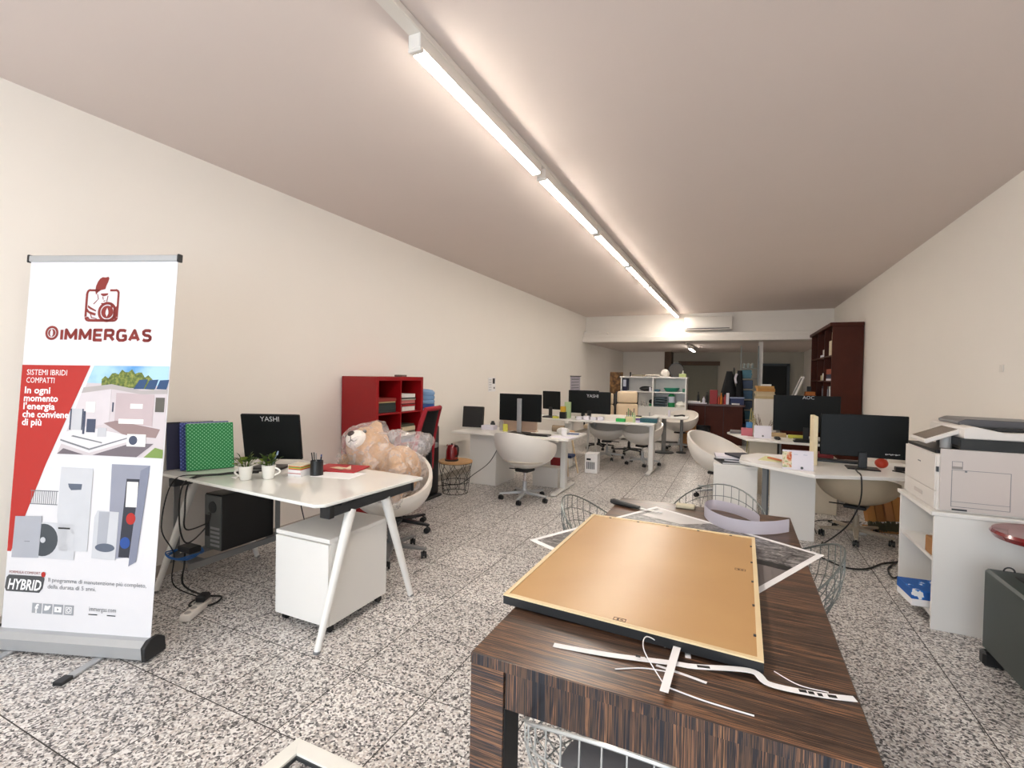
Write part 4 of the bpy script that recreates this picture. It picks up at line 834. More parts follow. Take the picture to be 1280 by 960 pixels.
solo(MB().box(-1.50, -1.20, 7.98, 8.15, Z3, Z3 + .03, .003), 'magazine', mat('violet_cover', (110, 92, 150), .5), 'violet magazine behind the pen holder on the third desk', 'magazine')
solo(MB().box(-.06, .06, -.10, .10, 0, .004, M=TR(-1.36, 7.76, Z3 + .0005) @ RZ(-.3)), 'leaflet', mat('lavender_leaflet', (180, 168, 220), .6), 'lavender leaflet in the middle of the third desk', 'leaflet')
for k in range(4):
    book(-1.235, 7.78, Z3 + .001 + k * .0165, .20, .26, .016, math.radians(90) + .05 * (k % 2), mat(('teal_cover', 'teal_cover_2')[k % 2], ((20, 110, 110), (30, 84, 100))[k % 2], .4), 'teal folder in the pile at the right end of the third desk, %s' % ('lowest', 'second from below', 'third from below', 'topmost')[k], 'teal folders on the third desk', 'folder', 'folder')
solo(MB().box(-1.72, -1.45, 8.45, 8.62, Z3, Z3 + .012, .002), 'yellow_sheet', mat('pale_yellow_paper', (226, 224, 170), .7), 'pale yellow papers on the A-leg desk', 'paper')
solo(MB().box(-1.62, -1.52, 8.70, 8.76, Z3, Z3 + .025, .004), 'black_stapler', BLACK, 'black stapler at the far side of the A-leg desk', 'stapler')
t = thing('cardboard_box', 'white printed carton standing on the floor before the third desk', 'carton', (-2.02, 7.38, 0), math.radians(6))
MB().box(-.095, .095, -.13, .13, 0, .29, .002).build('carton', PAPER, t)
for k in range(6): MB().box(-.07 + k * .022, -.055 + k * .022, -.1315, -.13, .06, .17).build('printed_bar', mat('print_slate2', (110, 112, 120), .5), t)
MB().box(-.07, -.005, -.1315, -.13, .195, .225).build('printed_label', BLACK, t)
bucket_chair('white bucket chair tucked under the A-leg desk, left one', -2.12, 8.70, math.radians(8), .33, .33, .20, .41, cush=mat('dim_seat', (206, 196, 180), .7), rot=.1)
bucket_chair('white bucket chair tucked under the A-leg desk, right one', -1.44, 8.42, math.radians(-25), .33, .33, .22, .41, rot=.4)
def exec_chair(label, x, y, rz, h=1.20):
    t = thing('high_back_chair', label, 'chair', (x, y, 0), rz, 'cream high-back chairs behind the third row')
    star_base(t, BLACK, .30, .4, .40, BLACK)
    MB().box(-.25, .25, -.25, .25, .41, .50, .035, seg=2).build('seat', CREAM, t)
    MB().box(-.21, .21, .20, .27, .50, h - .24, .04, seg=3).build('backrest', CREAM, t); MB().box(-.20, .20, .19, .27, h - .235, h, .04, seg=3).build('headrest', CREAM, t)
    MB().box(-.225, .225, .272, .30, .46, h - .01, .03, seg=2).build('back_shell', BLACK, t)
    for s in (-1, 1): MB().tube([(s * .27, .2, .45), (s * .29, .15, .64), (s * .29, -.12, .66), (s * .27, -.14, .46)], .018, 8).build('armrest', BLACK, t)
    return t
exec_chair('cream leather high-back chair facing the camera, right one', -1.88, 9.48, math.radians(24), 1.2); exec_chair('cream leather high-back chair half hidden behind the right one', -2.56, 9.82, math.radians(-10), 1.14)
Z4 = .72
d = thing('office_desk', 'small white desk end on a grey column leg, farthest left desk', 'desk', (-1.15, 9.9, 0))
MB().prism([(-1.52, 9.68), (-.96, 9.62), (-.84, 9.68), (-.86, 10.25), (-1.52, 10.28)], Z4 - .025, Z4, bev=.003).build('desktop', WHITE, d, True)
leg = MB().cyl((-1.3, 9.98, .03), (-1.3, 9.98, Z4 - .025), .045, seg=16).build('leg', GREYP, d, True); MB().lathe([(0, .002), (.20, .002), (.19, .02), (.05, .035), (0, .035)], (-1.3, 9.98, 0), 20).build('foot', DARKM, leg, True)
leg = MB().cyl((-.98, 10.1, .03), (-.98, 10.1, Z4 - .025), .03, seg=16).build('leg', GREYP, d, True); MB().lathe([(0, .002), (.10, .002), (.09, .02), (.03, .035), (0, .035)], (-.98, 10.1, 0), 20).build('foot', DARKM, leg, True)
bucket_chair('white bucket chair behind the farthest left desk', -1.07, 10.66, math.radians(-20), .36, .36, .22, .44)
solo(MB().tube(spline([(-1.12, 10.0, Z4 + .015), (-1.05, 10.02, Z4 + .02), (-.98, 10.05, Z4 + .03), (-.93, 10.1, Z4 + .018)], 5), .016, 6), 'headset', BLACK, 'black headset on the farthest left desk', 'headset')
solo(MB().cyl((-1.2, 9.92, Z4), (-1.2, 9.92, Z4 + .13), .025, .02, 12), 'spray_bottle', LILAC, 'white bottle beside the black headset', 'bottle')
solo(MB().prism([(-.1, -.14), (.1, -.14), (.1, .14), (-.1, .14)], 0, .002, TR(-1.02, 9.84, Z4 + .0005) @ RZ(.3)), 'paper_sheet', PAPER, 'white sheet on the farthest left desk', 'paper')

# ---------------------------------------------------------------- far left: white shelf, picture, notes
ws = thing('open_shelf_unit', 'white open shelf unit with doors below, against the rear left corner', 'shelf unit', (-1.75, 11.65, 0))
XA, XB_, YA, YB2 = -2.50, -1.03, 11.47, 11.83
for x in (XA, -1.775, XB_ - .03): pbox('side_panel', WHITE, ws, x, x + .03, YA, YB2, 0, 1.47)
for z in (0.04, .79, 1.135): pbox('shelf', WHITE, ws, XA + .03, -1.775, YA + .005, YB2, z, z + .025); pbox('shelf', WHITE, ws, -1.745, XB_ - .03, YA + .005, YB2, z, z + .025)
pbox('top_panel', WHITE, ws, XA - .02, XB_ + .02, YA - .01, YB2, 1.47, 1.50); pbox('back_panel', WHITE, ws, XA, XB_, YB2, YB2 + .01, 0, 1.5)
for x0, x1 in ((XA + .005, -1.765), (-1.755, XB_ - .005)):
    dd = MB().box(x0, x1, YA - .018, YA - .001, .05, .785, .002).build('door', WHITE, ws, True); pbox('handle', ALU, dd, x1 - .06, x1 - .04, YA - .035, YA - .018, .55, .68)
def sb(name, m, lab, cat, x0, x1, y0, y1, z0, z1, bev=.004): return solo(MB().box(x0, x1, y0, y1, z0, z1, bev), name, m, lab, cat)
LB = mat('binder_label', (200, 204, 220), .6)
t = thing('ring_binder', 'navy ring binder with a pale spine label at the left of the white shelf', 'binder', (-2.40, 11.6, 1.16))
MB().box(-.06, .04, -.11, .15, .0005, .29, .003).build('cover', mat('navy_card', (0, 0, 0)), t); MB().box(-.045, .025, -.112, -.11, .10, .26).build('spine_label', LB, t)
solo(MB().sph((-1.93, 11.6, 1.22), (.16, .08, .06), 14).box(-2.0, -1.85, 11.54, 11.66, 1.16, 1.27, .02), 'camera_bag', BLACK, 'black bag lying on the upper left tier of the white shelf', 'bag')
for k in range(2): solo(MB().cyl((-1.835 + k * .055, 11.55, 1.1605), (-1.835 + k * .055, 11.55, 1.26 - k * .02), .022, seg=12), 'jar', LILAC, ('taller', 'shorter')[k] + ' white jar right of the black bag', 'jar')
solo(MB().lathe([(0, 0), (.12, 0), (.17, .07), (.175, .07), (.175, .09), (0, .09)], (-1.37, 11.65, 1.1605), 20), 'green_basin', mat('sea_green', (16, 140, 112), .35), 'sea green basin on the upper right tier of the white shelf', 'basin')
sb('blue_tray', mat('petrol_blue', (40, 90, 110), .4), 'petrol blue tray left of the sea green basin', 'tray', -1.735, -1.63, 11.5, 11.75, 1.1605, 1.21); sb('green_case', mat('dull_green', (60, 120, 96), .5), 'dull green case right of the sea green basin', 'case', -1.12, -1.065, 11.5, 11.7, 1.1605, 1.24)
for k in range(3): solo(MB().cyl((-2.02 + k * .06, 11.55, .8155), (-2.02 + k * .06, 11.55, .93 - .02 * k), .02, seg=10), 'small_bottle', mat('grey_china', (0, 0, 0)), ('first', 'middle', 'last')[k] + ' of three small bottles on the lower left tier, counted from the left', 'bottle', 'small bottles on the lower left tier')
sb('green_box', GREENB, 'green box on the lower left tier of the white shelf', 'box', -1.96 + .1, -1.80, 11.62, 11.78, .8155, .87); solo(MB().sph((-1.83, 11.70, .92), (.05, .06, .05), 12), 'black_hat', BLACK, 'black cap resting on the green box', 'cap')
for k in range(4): sb('letter_tray', mat('tray_slate', (62, 78, 86), .4), 'slate letter tray in the stack of four, %s' % ('lowest', 'second from below', 'third from below', 'topmost')[k], 'tray', -1.73, -1.48, 11.5, 11.8, .8155 + k * .06, .8155 + k * .06 + .035)['group'] = 'letter trays on the lower right tier'
t = thing('spray_can', 'green canister with a pale label on the lower right tier', 'canister', (-1.36, 11.6, .8155))
MB().lathe([(0, 0), (.075, 0), (.075, .26), (.04, .30), (0, .30)], seg=18).build('body', GREENB, t); MB().lathe([(.076, .10), (.076, .24)], seg=18).build('label_band', LB, t)
solo(MB().lathe([(0, 0), (.1, 0), (.13, .06), (.06, .13), (0, .14)], (-1.17, 11.62, .8155), 16), 'white_bowl', mat('white_china', (0, 0, 0)), 'white lidded bowl at the right of the lower right tier', 'bowl')
solo(MB().sph((-1.52, 11.65, 1.57), (.10, .12, .11), 16).lathe([(0, 0), (.125, 0), (.12, .012), (0, .012)], (-1.52, 11.63, 1.501), 20), 'hard_hat', WPLAS, 'white hard hat on top of the white shelf', 'hard hat')
t = thing('round_mirror', 'dark round plaque leaning behind the hard hat on the white shelf', 'plaque', (-1.29, 11.78, 1.501))
MB().cyl((0, -.012, .165), (0, .012, .165), .165, seg=32).build('disc', mat('dark_bronze', (62, 54, 44), .4), t); MB().tube([(.165 * math.cos(a), -.012, .165 + .158 * math.sin(a)) for a in [2 * PI * i / 32 for i in range(32)]], .010, 6, True).build('rim', BLACK, t)
sb('green_soap_box', mat('pale_lime', (196, 208, 140), .6), 'pale lime box on top of the white shelf, right end', 'box', -1.20, -1.05, 11.5, 11.62, 1.501, 1.575); solo(MB().cyl((-1.13, 11.66, 1.501), (-1.13, 11.66, 1.60), .025, seg=12).cyl((-1.13, 11.66, 1.60), (-1.13, 11.66, 1.65), .01, seg=8), 'soap_bottle', WPLAS, 'white pump bottle behind the pale lime box', 'bottle')
sb('wooden_picture_frame', mat('grey_wood', (150, 140, 120), .6), 'long thin wooden picture frame on top of the white shelf', 'tray', -2.25, -1.98, 11.5, 11.7, 1.501, 1.55); solo(MB().cyl((-2.29, 11.55, 1.501), (-2.29, 11.55, 1.60), .018, seg=10), 'dark_bottle', BLACK, 'small dark bottle at the left on top of the white shelf', 'bottle')  # the flat wooden block stands in for a lying picture frame
solo(MB().sph((-1.76, 11.6, 1.53), (.13, .08, .03), 12).sph((-1.88, 11.55, 1.53), (.07, .06, .03), 10), 'cloth_bundle', mat('pale_cloth', (206, 200, 190), .8), 'pale cloth bundle in the middle of the shelf top', 'cloth')
t = thing('picture_panel', 'brown wooden picture panel standing between wall and white shelf', 'picture', (-2.70, 11.95, 0))
MB().box(-.17, .15, -.012, .012, .75, 1.60, .004).build('panel', pattern_mat('carved_panel', [(0.3, (46, 32, 20)), (0.5, (112, 78, 42)), (0.7, (170, 128, 72))], 9), t); MB().box(-.17, .15, -.03, .03, 0, .75, .004).build('panel_base', DKWOOD, t)
t = thing('wall_clipboard', 'printed sheet hanging from a dark clip on the left wall near the ledge', 'notice', (XL + .001, 11.75, 1.03))
MB().box(0, .004, -.40, .40, 0, .44).build('sheet', mat('lilac_sheet', (196, 190, 204), .6), t); MB().box(0, .02, -.42, .42, .44, .46).build('clip_bar', DARKM, t)
for k in range(5): MB().box(.004, .005, -.32, .3, .08 + k * .07, .10 + k * .07).build('printed_line', PGREY, t)
sb('cardboard_box', CARD, 'brown cardboard box on the floor before the brown counter', 'box', -1.12, -.80, 11.05, 11.40, 0, .52, .004)

# ---------------------------------------------------------------- brown counter and rear things
ct = thing('reception_counter', 'dark brown wooden reception counter at the rear', 'counter', (-.5, 12.05, 0))
pbox('front_panel', DKWOOD, ct, -1.05, .12, 11.93, 11.97, 0, .86); pbox('side_panel', DKWOOD, ct, -1.05, -1.01, 11.97, 12.25, 0, .86); pbox('side_panel', DKWOOD, ct, .08, .12, 11.97, 12.25, 0, .86)
pbox('worktop', mat('brown_top', (78, 44, 34), .35), ct, -1.10, .17, 11.88, 12.28, .86, .90, .004)
for x in (-.66, -.27): pbox('panel_groove', BLACK, ct, x - .004, x + .004, 11.926, 11.931, .06, .86)
wb = MB().lathe([(0, 0), (.17, 0), (.20, .42), (.19, .42), (.16, .012), (0, .012)], (-.72, 11.66, 0), 22); solo(wb, 'waste_bin', BLACK, 'black round waste bin in front of the brown counter', 'bin')
CT = .9005
sb('paper_pile', PAPER, 'white paper pile at the left end of the brown counter', 'papers', -1.06, -.78, 11.95, 12.15, CT, .95); sb('white_tray', LILAC, 'white tray of letters on the counter in front of the dark bottles', 'tray', -.86, -.62, 11.90, 11.945, CT, .93)
for k, (x, h) in enumerate(((-.82, .27), (-.70, .16), (-.63, .27))): solo(MB().lathe([(0, 0), (.03, 0), (.03, h * .65), (.012, h * .8), (.012, h), (0, h)], (x, 12.05, CT), 12), 'dark_bottle', (BLACK, LILAC, BLACK)[k], ('dark bottle on the brown counter, left one', 'short white bottle between the dark bottles', 'dark bottle on the brown counter, right one')[k], 'bottle')
sb('red_box', mat('matt_red', (150, 30, 34), .5), 'red box file standing on the brown counter', 'box', -.57, -.41, 12.0, 12.2, CT, 1.22)
for k, (x, h, c) in enumerate(((-.38, .20, (206, 84, 60)), (-.33, .26, (226, 140, 40)), (-.29, .17, (110, 30, 30)), (-.25, .22, (190, 60, 60)))): solo(MB().lathe([(0, 0), (.022, 0), (.022, h * .7), (.01, h * .8), (.01, h), (0, h)], (x, 12.05, CT), 12), 'coloured_bottle', mat('bottle_%d' % k, c, .35), ('salmon', 'orange', 'maroon', 'rose red')[k] + ' bottle right of the red box on the counter', 'bottle', 'bottles right of the red box')
sb('white_carton', LILAC, 'white upright carton on the counter by the blue crate', 'carton', -.225, -.165, 12.0, 12.1, CT, 1.16)
t = thing('blue_crate', 'dark blue crate with a pale rim on the right of the brown counter', 'crate', (-.01, 12.06, CT))
MB().box(-.13, .15, -.1, .1, 0, .16, .006).build('body', mat('crate_blue', (36, 48, 96), .5), t); MB().box(-.14, .16, -.11, .11, .14, .17, .006).build('rim', mat('crate_rim', (150, 160, 190), .5), t); MB().box(-.10, .06, -.104, -.1, .0, .035).build('label', PAPER, t)
cs = thing('coat_stand', 'dark coats hanging on a stand behind the brown counter', 'coats', (-.08, 12.62, 0))
MB().cyl((0, 0, 0), (0, 0, 1.75), .02, seg=10).build('pole', BLACK, cs); MB().lathe([(0, .0), (.2, .0), (.2, .03), (0, .03)], seg=20).build('base', BLACK, cs)
CO = mat('black_coat', (20, 21, 24), .85, bump=.3, scale=30)
def coat(cx, w0, w1, z0, z1, ph):
    mb = MB(); mb.grid(lambda i, j: Vector((cx + (w0 + (w1 - w0) * j / 10) * math.cos(2 * PI * i / 28) * (1 + .10 * math.sin(5 * 2 * PI * i / 28 + ph)), .6 * (w0 + (w1 - w0) * j / 10) * math.sin(2 * PI * i / 28) * (1 + .10 * math.sin(4 * 2 * PI * i / 28)), z1 + (z0 - z1) * (j / 10))), 28, 11, closeu=True)
    return mb
coat(-.10, .06, .25, .75, 1.66, 0).build('coat', CO, cs, smooth=60); coat(.12, .05, .13, .45, 1.68, 1).build('coat', CO, cs, smooth=60)
MB().tube(spline([(.06, -.10, 1.60), (.03, -.15, 1.5), (.05, -.16, 1.38)], 5), .025, 8).build('scarf', LILAC, cs)
rk = thing('crate_rack', 'tall narrow rack stacked with blue crates beside the white pillar', 'rack', (.25, 13.02, 0))
for x in (.055, .425): pbox('upright', mat('rack_grey', (150, 156, 154), .5), rk, x, x + .02, 12.88, 13.16, 0, 2.28)
for k in range(8):
    z = .02 + k * .245; pbox('shelf', MATS['rack_grey'], rk, .075, .425, 12.88, 13.16, z, z + .012)
RB = [mat('rack_blue_%d' % k, c, .4) for k, c in enumerate(((24, 56, 96), (36, 92, 128), (20, 44, 74), (60, 120, 140)))]
for k in range(7):
    z = .0325 + k * .245
    solo(MB().box(.085, .33 if k < 6 else .30, 12.87, 13.14, z, z + .20, .01).box(.10, .31, 12.862, 12.872, z + .07, z + .12, .003), 'storage_crate', RB[(k * 3 + 1) % 4], 'blue crate on the tall rack, %s' % ('bottom level', 'second level from the floor', 'third level from the floor', 'fourth level from the floor', 'fifth level from the floor', 'sixth level from the floor', 'seventh level from the floor')[k], 'crate', 'blue crates on the tall rack')
for k in range(3): solo(MB().lathe([(0, 0), (.03, 0), (.03, .09), (.01, .12), (0, .12)], (.13 + k * .09, 12.95, 1.748), 10), 'clear_jar', mat('frosted_jar', (170, 180, 176), .3), ('left', 'middle', 'right')[k] + ' jar on the top level of the crate rack', 'jar', 'jars on the top level of the rack')

# ---------------------------------------------------------------- right side: dark bookcase
bk = thing('bookcase', 'tall dark mahogany bookcase against the right wall', 'bookcase', (1.65, 10.95, 0))
BX0, BX1, BY0, BY1, BH = 1.43, 1.868, 9.70, 12.24, 2.40
pbox('side_panel', DKWOOD, bk, BX0, BX1, BY0, BY0 + .03, 0, BH, .002); pbox('side_panel', DKWOOD, bk, BX0, BX1, BY1 - .03, BY1, 0, BH, .002)
pbox('cornice', DKWOOD, bk, BX0 - .04, BX1, BY0 - .03, BY1, BH, BH + .06, .008); pbox('back_panel', DKWOOD, bk, BX1 - .01, BX1, BY0 + .03, BY1 - .03, 0, BH)
ym = [BY0 + .03, BY0 + .84, BY0 + 1.68, BY1 - .03]
for y in ym[1:3]: pbox('divider', DKWOOD, bk, BX0 + .005, BX1 - .01, y - .012, y + .012, 0, BH)
SH = (.06, .55, 1.08, 1.48, 1.92)
for k in range(3):
    for z in SH: pbox('shelf', DKWOOD, bk, BX0 + .01, BX1 - .01, ym[k] + .012, ym[k + 1] - .012, z - .025, z)
def bs(name, m, lab, cat, y0, y1, z0, h, x0=1.46, x1=1.72, grp=None):
    o = solo(MB().box(x0, x1, y0, y1, z0 + .0005, z0 + h, .004), name, m, lab, cat, grp); return o
bs('storage_box', mat('ivory_box', (220, 208, 180), .6), 'ivory box on the top tier of the bookcase nearest compartment', 'box', 10.0, 10.22, 1.92, .26); bs('storage_box', mat('tan_box', (190, 160, 120), .7), 'tan box beside the ivory box on the bookcase top tier', 'box', 9.76, 9.97, 1.92, .24)
bs('storage_box', mat('tan_box_2', (196, 172, 140), .7), 'small tan box lying on the larger tan box', 'box', 9.78, 9.96, 2.16, .16)
bs('folder_pile', mat('rust_card', (150, 66, 36), .6), 'rust coloured folder pile on the middle tier of the bookcase', 'folder', 9.85, 10.45, 1.595, .09); bs('folder_pile', LILAC, 'pale folder beneath the rust coloured ones', 'folder', 9.82, 10.46, 1.48, .035); bs('folder_pile', mat('navy_card', (0, 0, 0)), 'navy folder between the pale and the rust folders', 'folder', 9.85, 10.44, 1.516, .078)
bs('white_binder', WPLAS, 'white binder on the middle tier next to the bookcase side', 'binder', 9.74, 9.81, 1.48, .30)
for k, (y, c, l) in enumerate(((9.78, (230, 230, 226), 'white'), (9.92, (34, 34, 38), 'black'), (10.08, (222, 218, 206), 'ivory'), (10.24, (40, 44, 54), 'charcoal'), (10.62, (44, 66, 150), 'blue'), (10.72, (56, 76, 160), 'mid blue'), (10.86, (30, 30, 34), 'dark'))):
    t = thing('ring_binder', l + ' ring binder standing on the lower visible tier of the bookcase', 'binder', (1.60, y, 1.0805), 0, 'binders on the bookcase')
    MB().box(-.14, .14, -.035, .035, 0, .30, .003).build('cover', mat('binder_%s' % l.replace(' ', '_'), c, .5), t); MB().box(-.142, -.14, -.02, .02, .10, .25).build('spine_label', LB, t)
bs('white_vase', WPLAS, 'white pot on the middle tier of the second bookcase compartment', 'pot', 10.75, 10.9, 1.48, .14); bs('cream_tin', mat('cream_tin', (206, 190, 150), .5), 'cream tin beside the white pot on the bookcase', 'tin', 10.95, 11.1, 1.48, .10); bs('paper_pile', LILAC, 'pale papers on the top tier of the second bookcase compartment', 'papers', 10.65, 11.2, 1.92, .05); bs('white_bowl', WPLAS, 'white bowl on the pale papers in the bookcase', 'bowl', 10.7, 10.9, 1.971, .09)

# ---------------------------------------------------------------- second right desk with the wide monitor
ZR = .72
d = thing('office_desk', 'white desk with the wide monitor, second desk on the right', 'desk', (.75, 7.3, 0))
MB().prism([(-.12, 7.60), (.12, 6.86), (.86, 6.76), (1.70, 6.80), (1.70, 7.55), (.30, 7.75), (-.05, 7.75)], ZR - .025, ZR, bev=.003).build('desktop', WHITE, d, True)
tleg(d, 1.6, 7.15, .66, ZR - .025); pbox('leg', GREYP, d, .50, .52, 7.0, 7.5, 0, ZR - .026)
c = thing('cabinet', 'white cabinet under the left end of the second right desk', 'cabinet', (.28, 7.2, 0))
pbox('body', mat('beige_laminate', (216, 206, 186), .45), c, .16, .48, 7.05, 7.5, 0, ZR - .03); pbox('back_panel', MATS['beige_laminate'], c, .163, .477, 7.035, 7.048, .005, ZR - .034)
pbox('sticker', DARKM, d, .58, .64, 6.99, 7.0, .52, .58) if False else None
monitor('wide black monitor with white letters on its back, second desk on the right', .80, 7.18, ZR, math.radians(3), .74, .46, .335, logo='AOC', lsize=.06, lpos=(.02, .185), base=(.26, .2), group='black monitors on the desks')
t = thing('desk_calendar', 'white tent calendar at the left end of the second right desk', 'calendar', (.31, 7.10, ZR), math.radians(4))
for s in (-1, 1): MB().box(-.10, .10, -.001, .001, 0, .165, M=TR(0, s * .045, 0.001) @ RX(s * .27)).build('card', LILAC, t)
MB().cyl((0, -.04, .03), (0, -.043, .03), .012, seg=12).build('printed_emblem', PGREY, t)
sb('colour_box', mat('rose_box', (200, 110, 120), .6), 'rose and blue packet left of the tent calendar', 'packet', .06, .20, 7.22, 7.34, ZR + .0005, ZR + .10); sb('blue_packet', mat('sky_packet', (70, 130, 180), .5), 'sky blue packet standing behind the rose packet', 'packet', .12, .20, 7.40, 7.48, ZR + .0005, ZR + .17)
sb('magazine_pile', mat('grey_magazine', (120, 116, 116), .6), 'grey magazine pile on the left tip of the second right desk', 'magazines', -.08, .08, 7.45, 7.70, ZR + .0005, ZR + .03); sb('paper_sheet', PAPER, 'white sheets lying between magazines and rose packet', 'papers', .02, .14, 7.05, 7.20, ZR + .0005, ZR + .006)
sb('mouse', BLACK, 'black mouse right of the tent calendar', 'mouse', .44, .51, 6.98, 7.08, ZR + .0005, ZR + .035, .012); sb('keyboard', BLACK, 'black keyboard at the base of the wide monitor', 'keyboard', .64, 1.06, 6.83, 6.96, ZR + .0005, ZR + .02); sb('yellow_card', YEL, 'yellow cards on the desk beneath the wide monitor', 'cards', .62, .80, 7.28, 7.36, ZR + .0005, ZR + .04); sb('buff_card', mat('buff_card', (206, 176, 130), .6), 'buff box on the desk left under the wide monitor', 'box', .42, .60, 7.34, 7.44, ZR + .0005, ZR + .05)
sb('red_case', mat('dark_red_case', (110, 24, 32), .4), 'dark red case on the floor cabinet before the second right desk', 'case', .60, .98, 6.35, 6.60, .62, .66); sb('side_cabinet', mat('beige_laminate', (0, 0, 0)), 'low beige cabinet carrying the dark red case', 'cabinet', .56, 1.02, 6.32, 6.64, 0, .6195)
# things behind the wide monitor
sb('white_cabinet', WPLAS, 'white cabinet carrying a pile of folders behind the wide monitor', 'cabinet', .32, .72, 11.0, 11.4, 0, 1.09)
for k, (h, c, l) in enumerate(((.05, (200, 180, 140), 'lowest'), (.05, (214, 196, 160), 'second'), (.045, (206, 186, 150), 'third'), (.06, (196, 140, 74), 'fourth, orange'), (.05, (206, 158, 90), 'fifth, amber'))):
    z0 = 1.0905 + sum((.05, .05, .045, .06, .05)[:k]) + .0005 * k
    book(.50 + .02 * (k % 2), 11.18, z0, .34 - .03 * (k > 2), .30, h, .03 * k, mat('archive_%d' % k, c, .7), 'archive folder in the pile on the white cabinet, %s from below' % l, 'folders on the white cabinet', 'folder', 'folder', False)
sb('white_pad', PAPER, 'white pad on top of the archive folder pile', 'pad', .44, .62, 11.08, 11.28, 1.35, 1.385)
t = thing('side_table', 'dark low cabinet behind the wide monitor carrying boxes', 'cabinet', (1.1, 11.0, 0)); pbox('body', DKWOOD, t, .80, 1.36, 10.8, 11.2, 0, 1.05, .004); pbox('top', DKWOOD, t, .78, 1.38, 10.78, 11.22, 1.05, 1.08, .004)
t = thing('leaning_frame', 'white framed panel leaning on the dark low cabinet', 'frame', (.97, 11.0, 1.081), 0)  # tilted white frame with a grey panel, no easel
FM = TR(0, 0, .004) @ RY(.38)
for x0, x1 in ((-.015, .015),): MB().box(x0, x1, -.20, -.17, 0, .50, M=FM).box(x0, x1, .17, .20, 0, .50, M=FM).box(x0, x1, -.17, .17, .0, .03, M=FM).box(x0, x1, -.17, .17, .47, .50, M=FM).build('frame_border', WPLAS, t)
MB().box(-.004, .004, -.17, .17, .03, .47, M=FM).build('panel', mat('grey_glass_panel', (90, 100, 104), .2), t)
sb('orange_box', mat('orange_crate', (190, 104, 44), .6), 'orange crate on the dark low cabinet behind the wide monitor', 'crate', 1.18, 1.36, 10.84, 11.05, 1.0805, 1.20); sb('orange_box', mat('orange_crate_2', (206, 124, 56), .6), 'lighter orange crate on top of the orange crate', 'crate', 1.19, 1.35, 10.85, 11.04, 1.2005, 1.26)
sb('ochre_bag', mat('ochre_bag', (176, 134, 50), .7), 'ochre packet left of the leaning frame', 'packet', .80, .90, 10.84, 11.0, 1.0805, 1.17); sb('red_packet', mat('red_packet', (176, 50, 40), .6), 'small red packet by the foot of the leaning frame', 'packet', 1.08, 1.15, 10.82, 10.9, 1.0805, 1.15); sb('black_speaker', BLACK, 'small black box on the orange crates near the bookcase', 'box', 1.24, 1.31, 11.08, 11.14, 1.0805, 1.36)
t = thing('dried_plant', 'dried twigs in a brown woven basket left of the wide monitor', 'plant', (.42, 9.3, 0))
MB().lathe([(0, 0), (.13, 0), (.17, .42), (.12, .55), (.10, .55), (.1, .45), (0, .45)], seg=16).build('basket', pattern_mat('woven_basket', [(0.3, (90, 60, 30)), (0.6, (170, 126, 70))], 40), t)
tw = MB()
for k in range(14):
    a = rnd.uniform(0, 6.28); tw.tube([(.04 * math.cos(a), .04 * math.sin(a), .5), (.10 * math.cos(a), .10 * math.sin(a), .66 + .02 * (k % 3)), ((.16 + .02 * (k % 4)) * math.cos(a), .16 * math.sin(a), .78 + .03 * (k % 5))], .004, 4)
tw.build('twigs', mat('twig_brown', (110, 88, 66), .8), t)
sl = thing('bamboo_canes', 'pale bamboo canes leaning beside the crate rack', 'canes', (.19, 9.0, 0))
for k in range(4): MB().cyl((.14 + .035 * k, 9.0 + .02 * k, 0), (.22 + .022 * k, 9.05 + .03 * k, 1.0 - .06 * k), .008, seg=8).build('cane', mat('cane_straw', (176, 166, 110), .6), sl, True)
bkc = bucket_chair('white bucket chair standing in the aisle at the right desks', -.20, 6.62, math.radians(58), .31, .37, .18, .49, rot=.2)
# ---------------------------------------------------------------- first right desk
d = thing('office_desk', 'white corner desk nearest on the right, on a grey post and panel leg', 'desk', (.7, 5.1, 0))
MB().prism([(.03, 5.05), (.05, 4.99), (.10, 4.95), (.17, 4.90), (.58, 4.56), (.66, 4.60), (1.26, 4.82), (1.85, 4.90), (1.85, 5.62), (.20, 5.62), (.05, 5.4)], ZR - .03, ZR, bev=.004).build('desktop', WHITE, d, True)
pbox('leg', GREYP, d, .235, .275, 5.20, 5.26, 0.02, ZR - .03); pbox('leg', DARKM, d, .275, .29, 5.20, 5.26, 0.02, ZR - .03); pbox('foot', GREYP, d, .225, .30, 4.95, 5.50, 0.0, .02)
pbox('panel_leg', WHITE, d, .300, .67, 5.19, 5.215, 0, ZR - .03, .002); tleg(d, 1.75, 5.26, .60, ZR - .03)
c = thing('drawer_pedestal', 'white drawer pedestal at the left end of the nearest right desk', 'drawer unit', (.0, 5.55, 0))
pbox('body', WHITE, c, -.20, .20, 5.33, 5.80, .03, .595); pbox('top', WHITE, c, -.205, .205, 5.325, 5.805, .595, .62, .003)
for k in range(3): pbox('drawer', WHITE, c, -.198, .198, 5.80, 5.815, .04 + k * .185, .215 + k * .185, .002)
pbox('back_panel', WHITE, c, -.198, .198, 5.318, 5.33, .035, .59, .002)
monitor('large black monitor nearest on the right, white letters at its lower right', 1.0, 5.12, ZR, math.radians(-2), .63, .37, .285, base=(.24, .17), tilt=.0, neckfront=False)
mo = [o for o in bpy.data.objects if o.name.startswith('monitor') and o.parent is None][-1]
for k in range(9): MB().box(.16 + k * .0115, .168 + k * .0115, -.0135, -.012, .285 - .152 + .003 * (k % 3), .285 - .140 - .002 * (k % 2)).build('logo_mark', MATS['logo_grey'], mo)
sb('cream_file', mat('cream_file', (226, 212, 176), .6), 'cream cardboard file standing at the left edge of the nearest right monitor', 'file', .625, .66, 5.06, 5.30, ZR + .0005, ZR + .44)
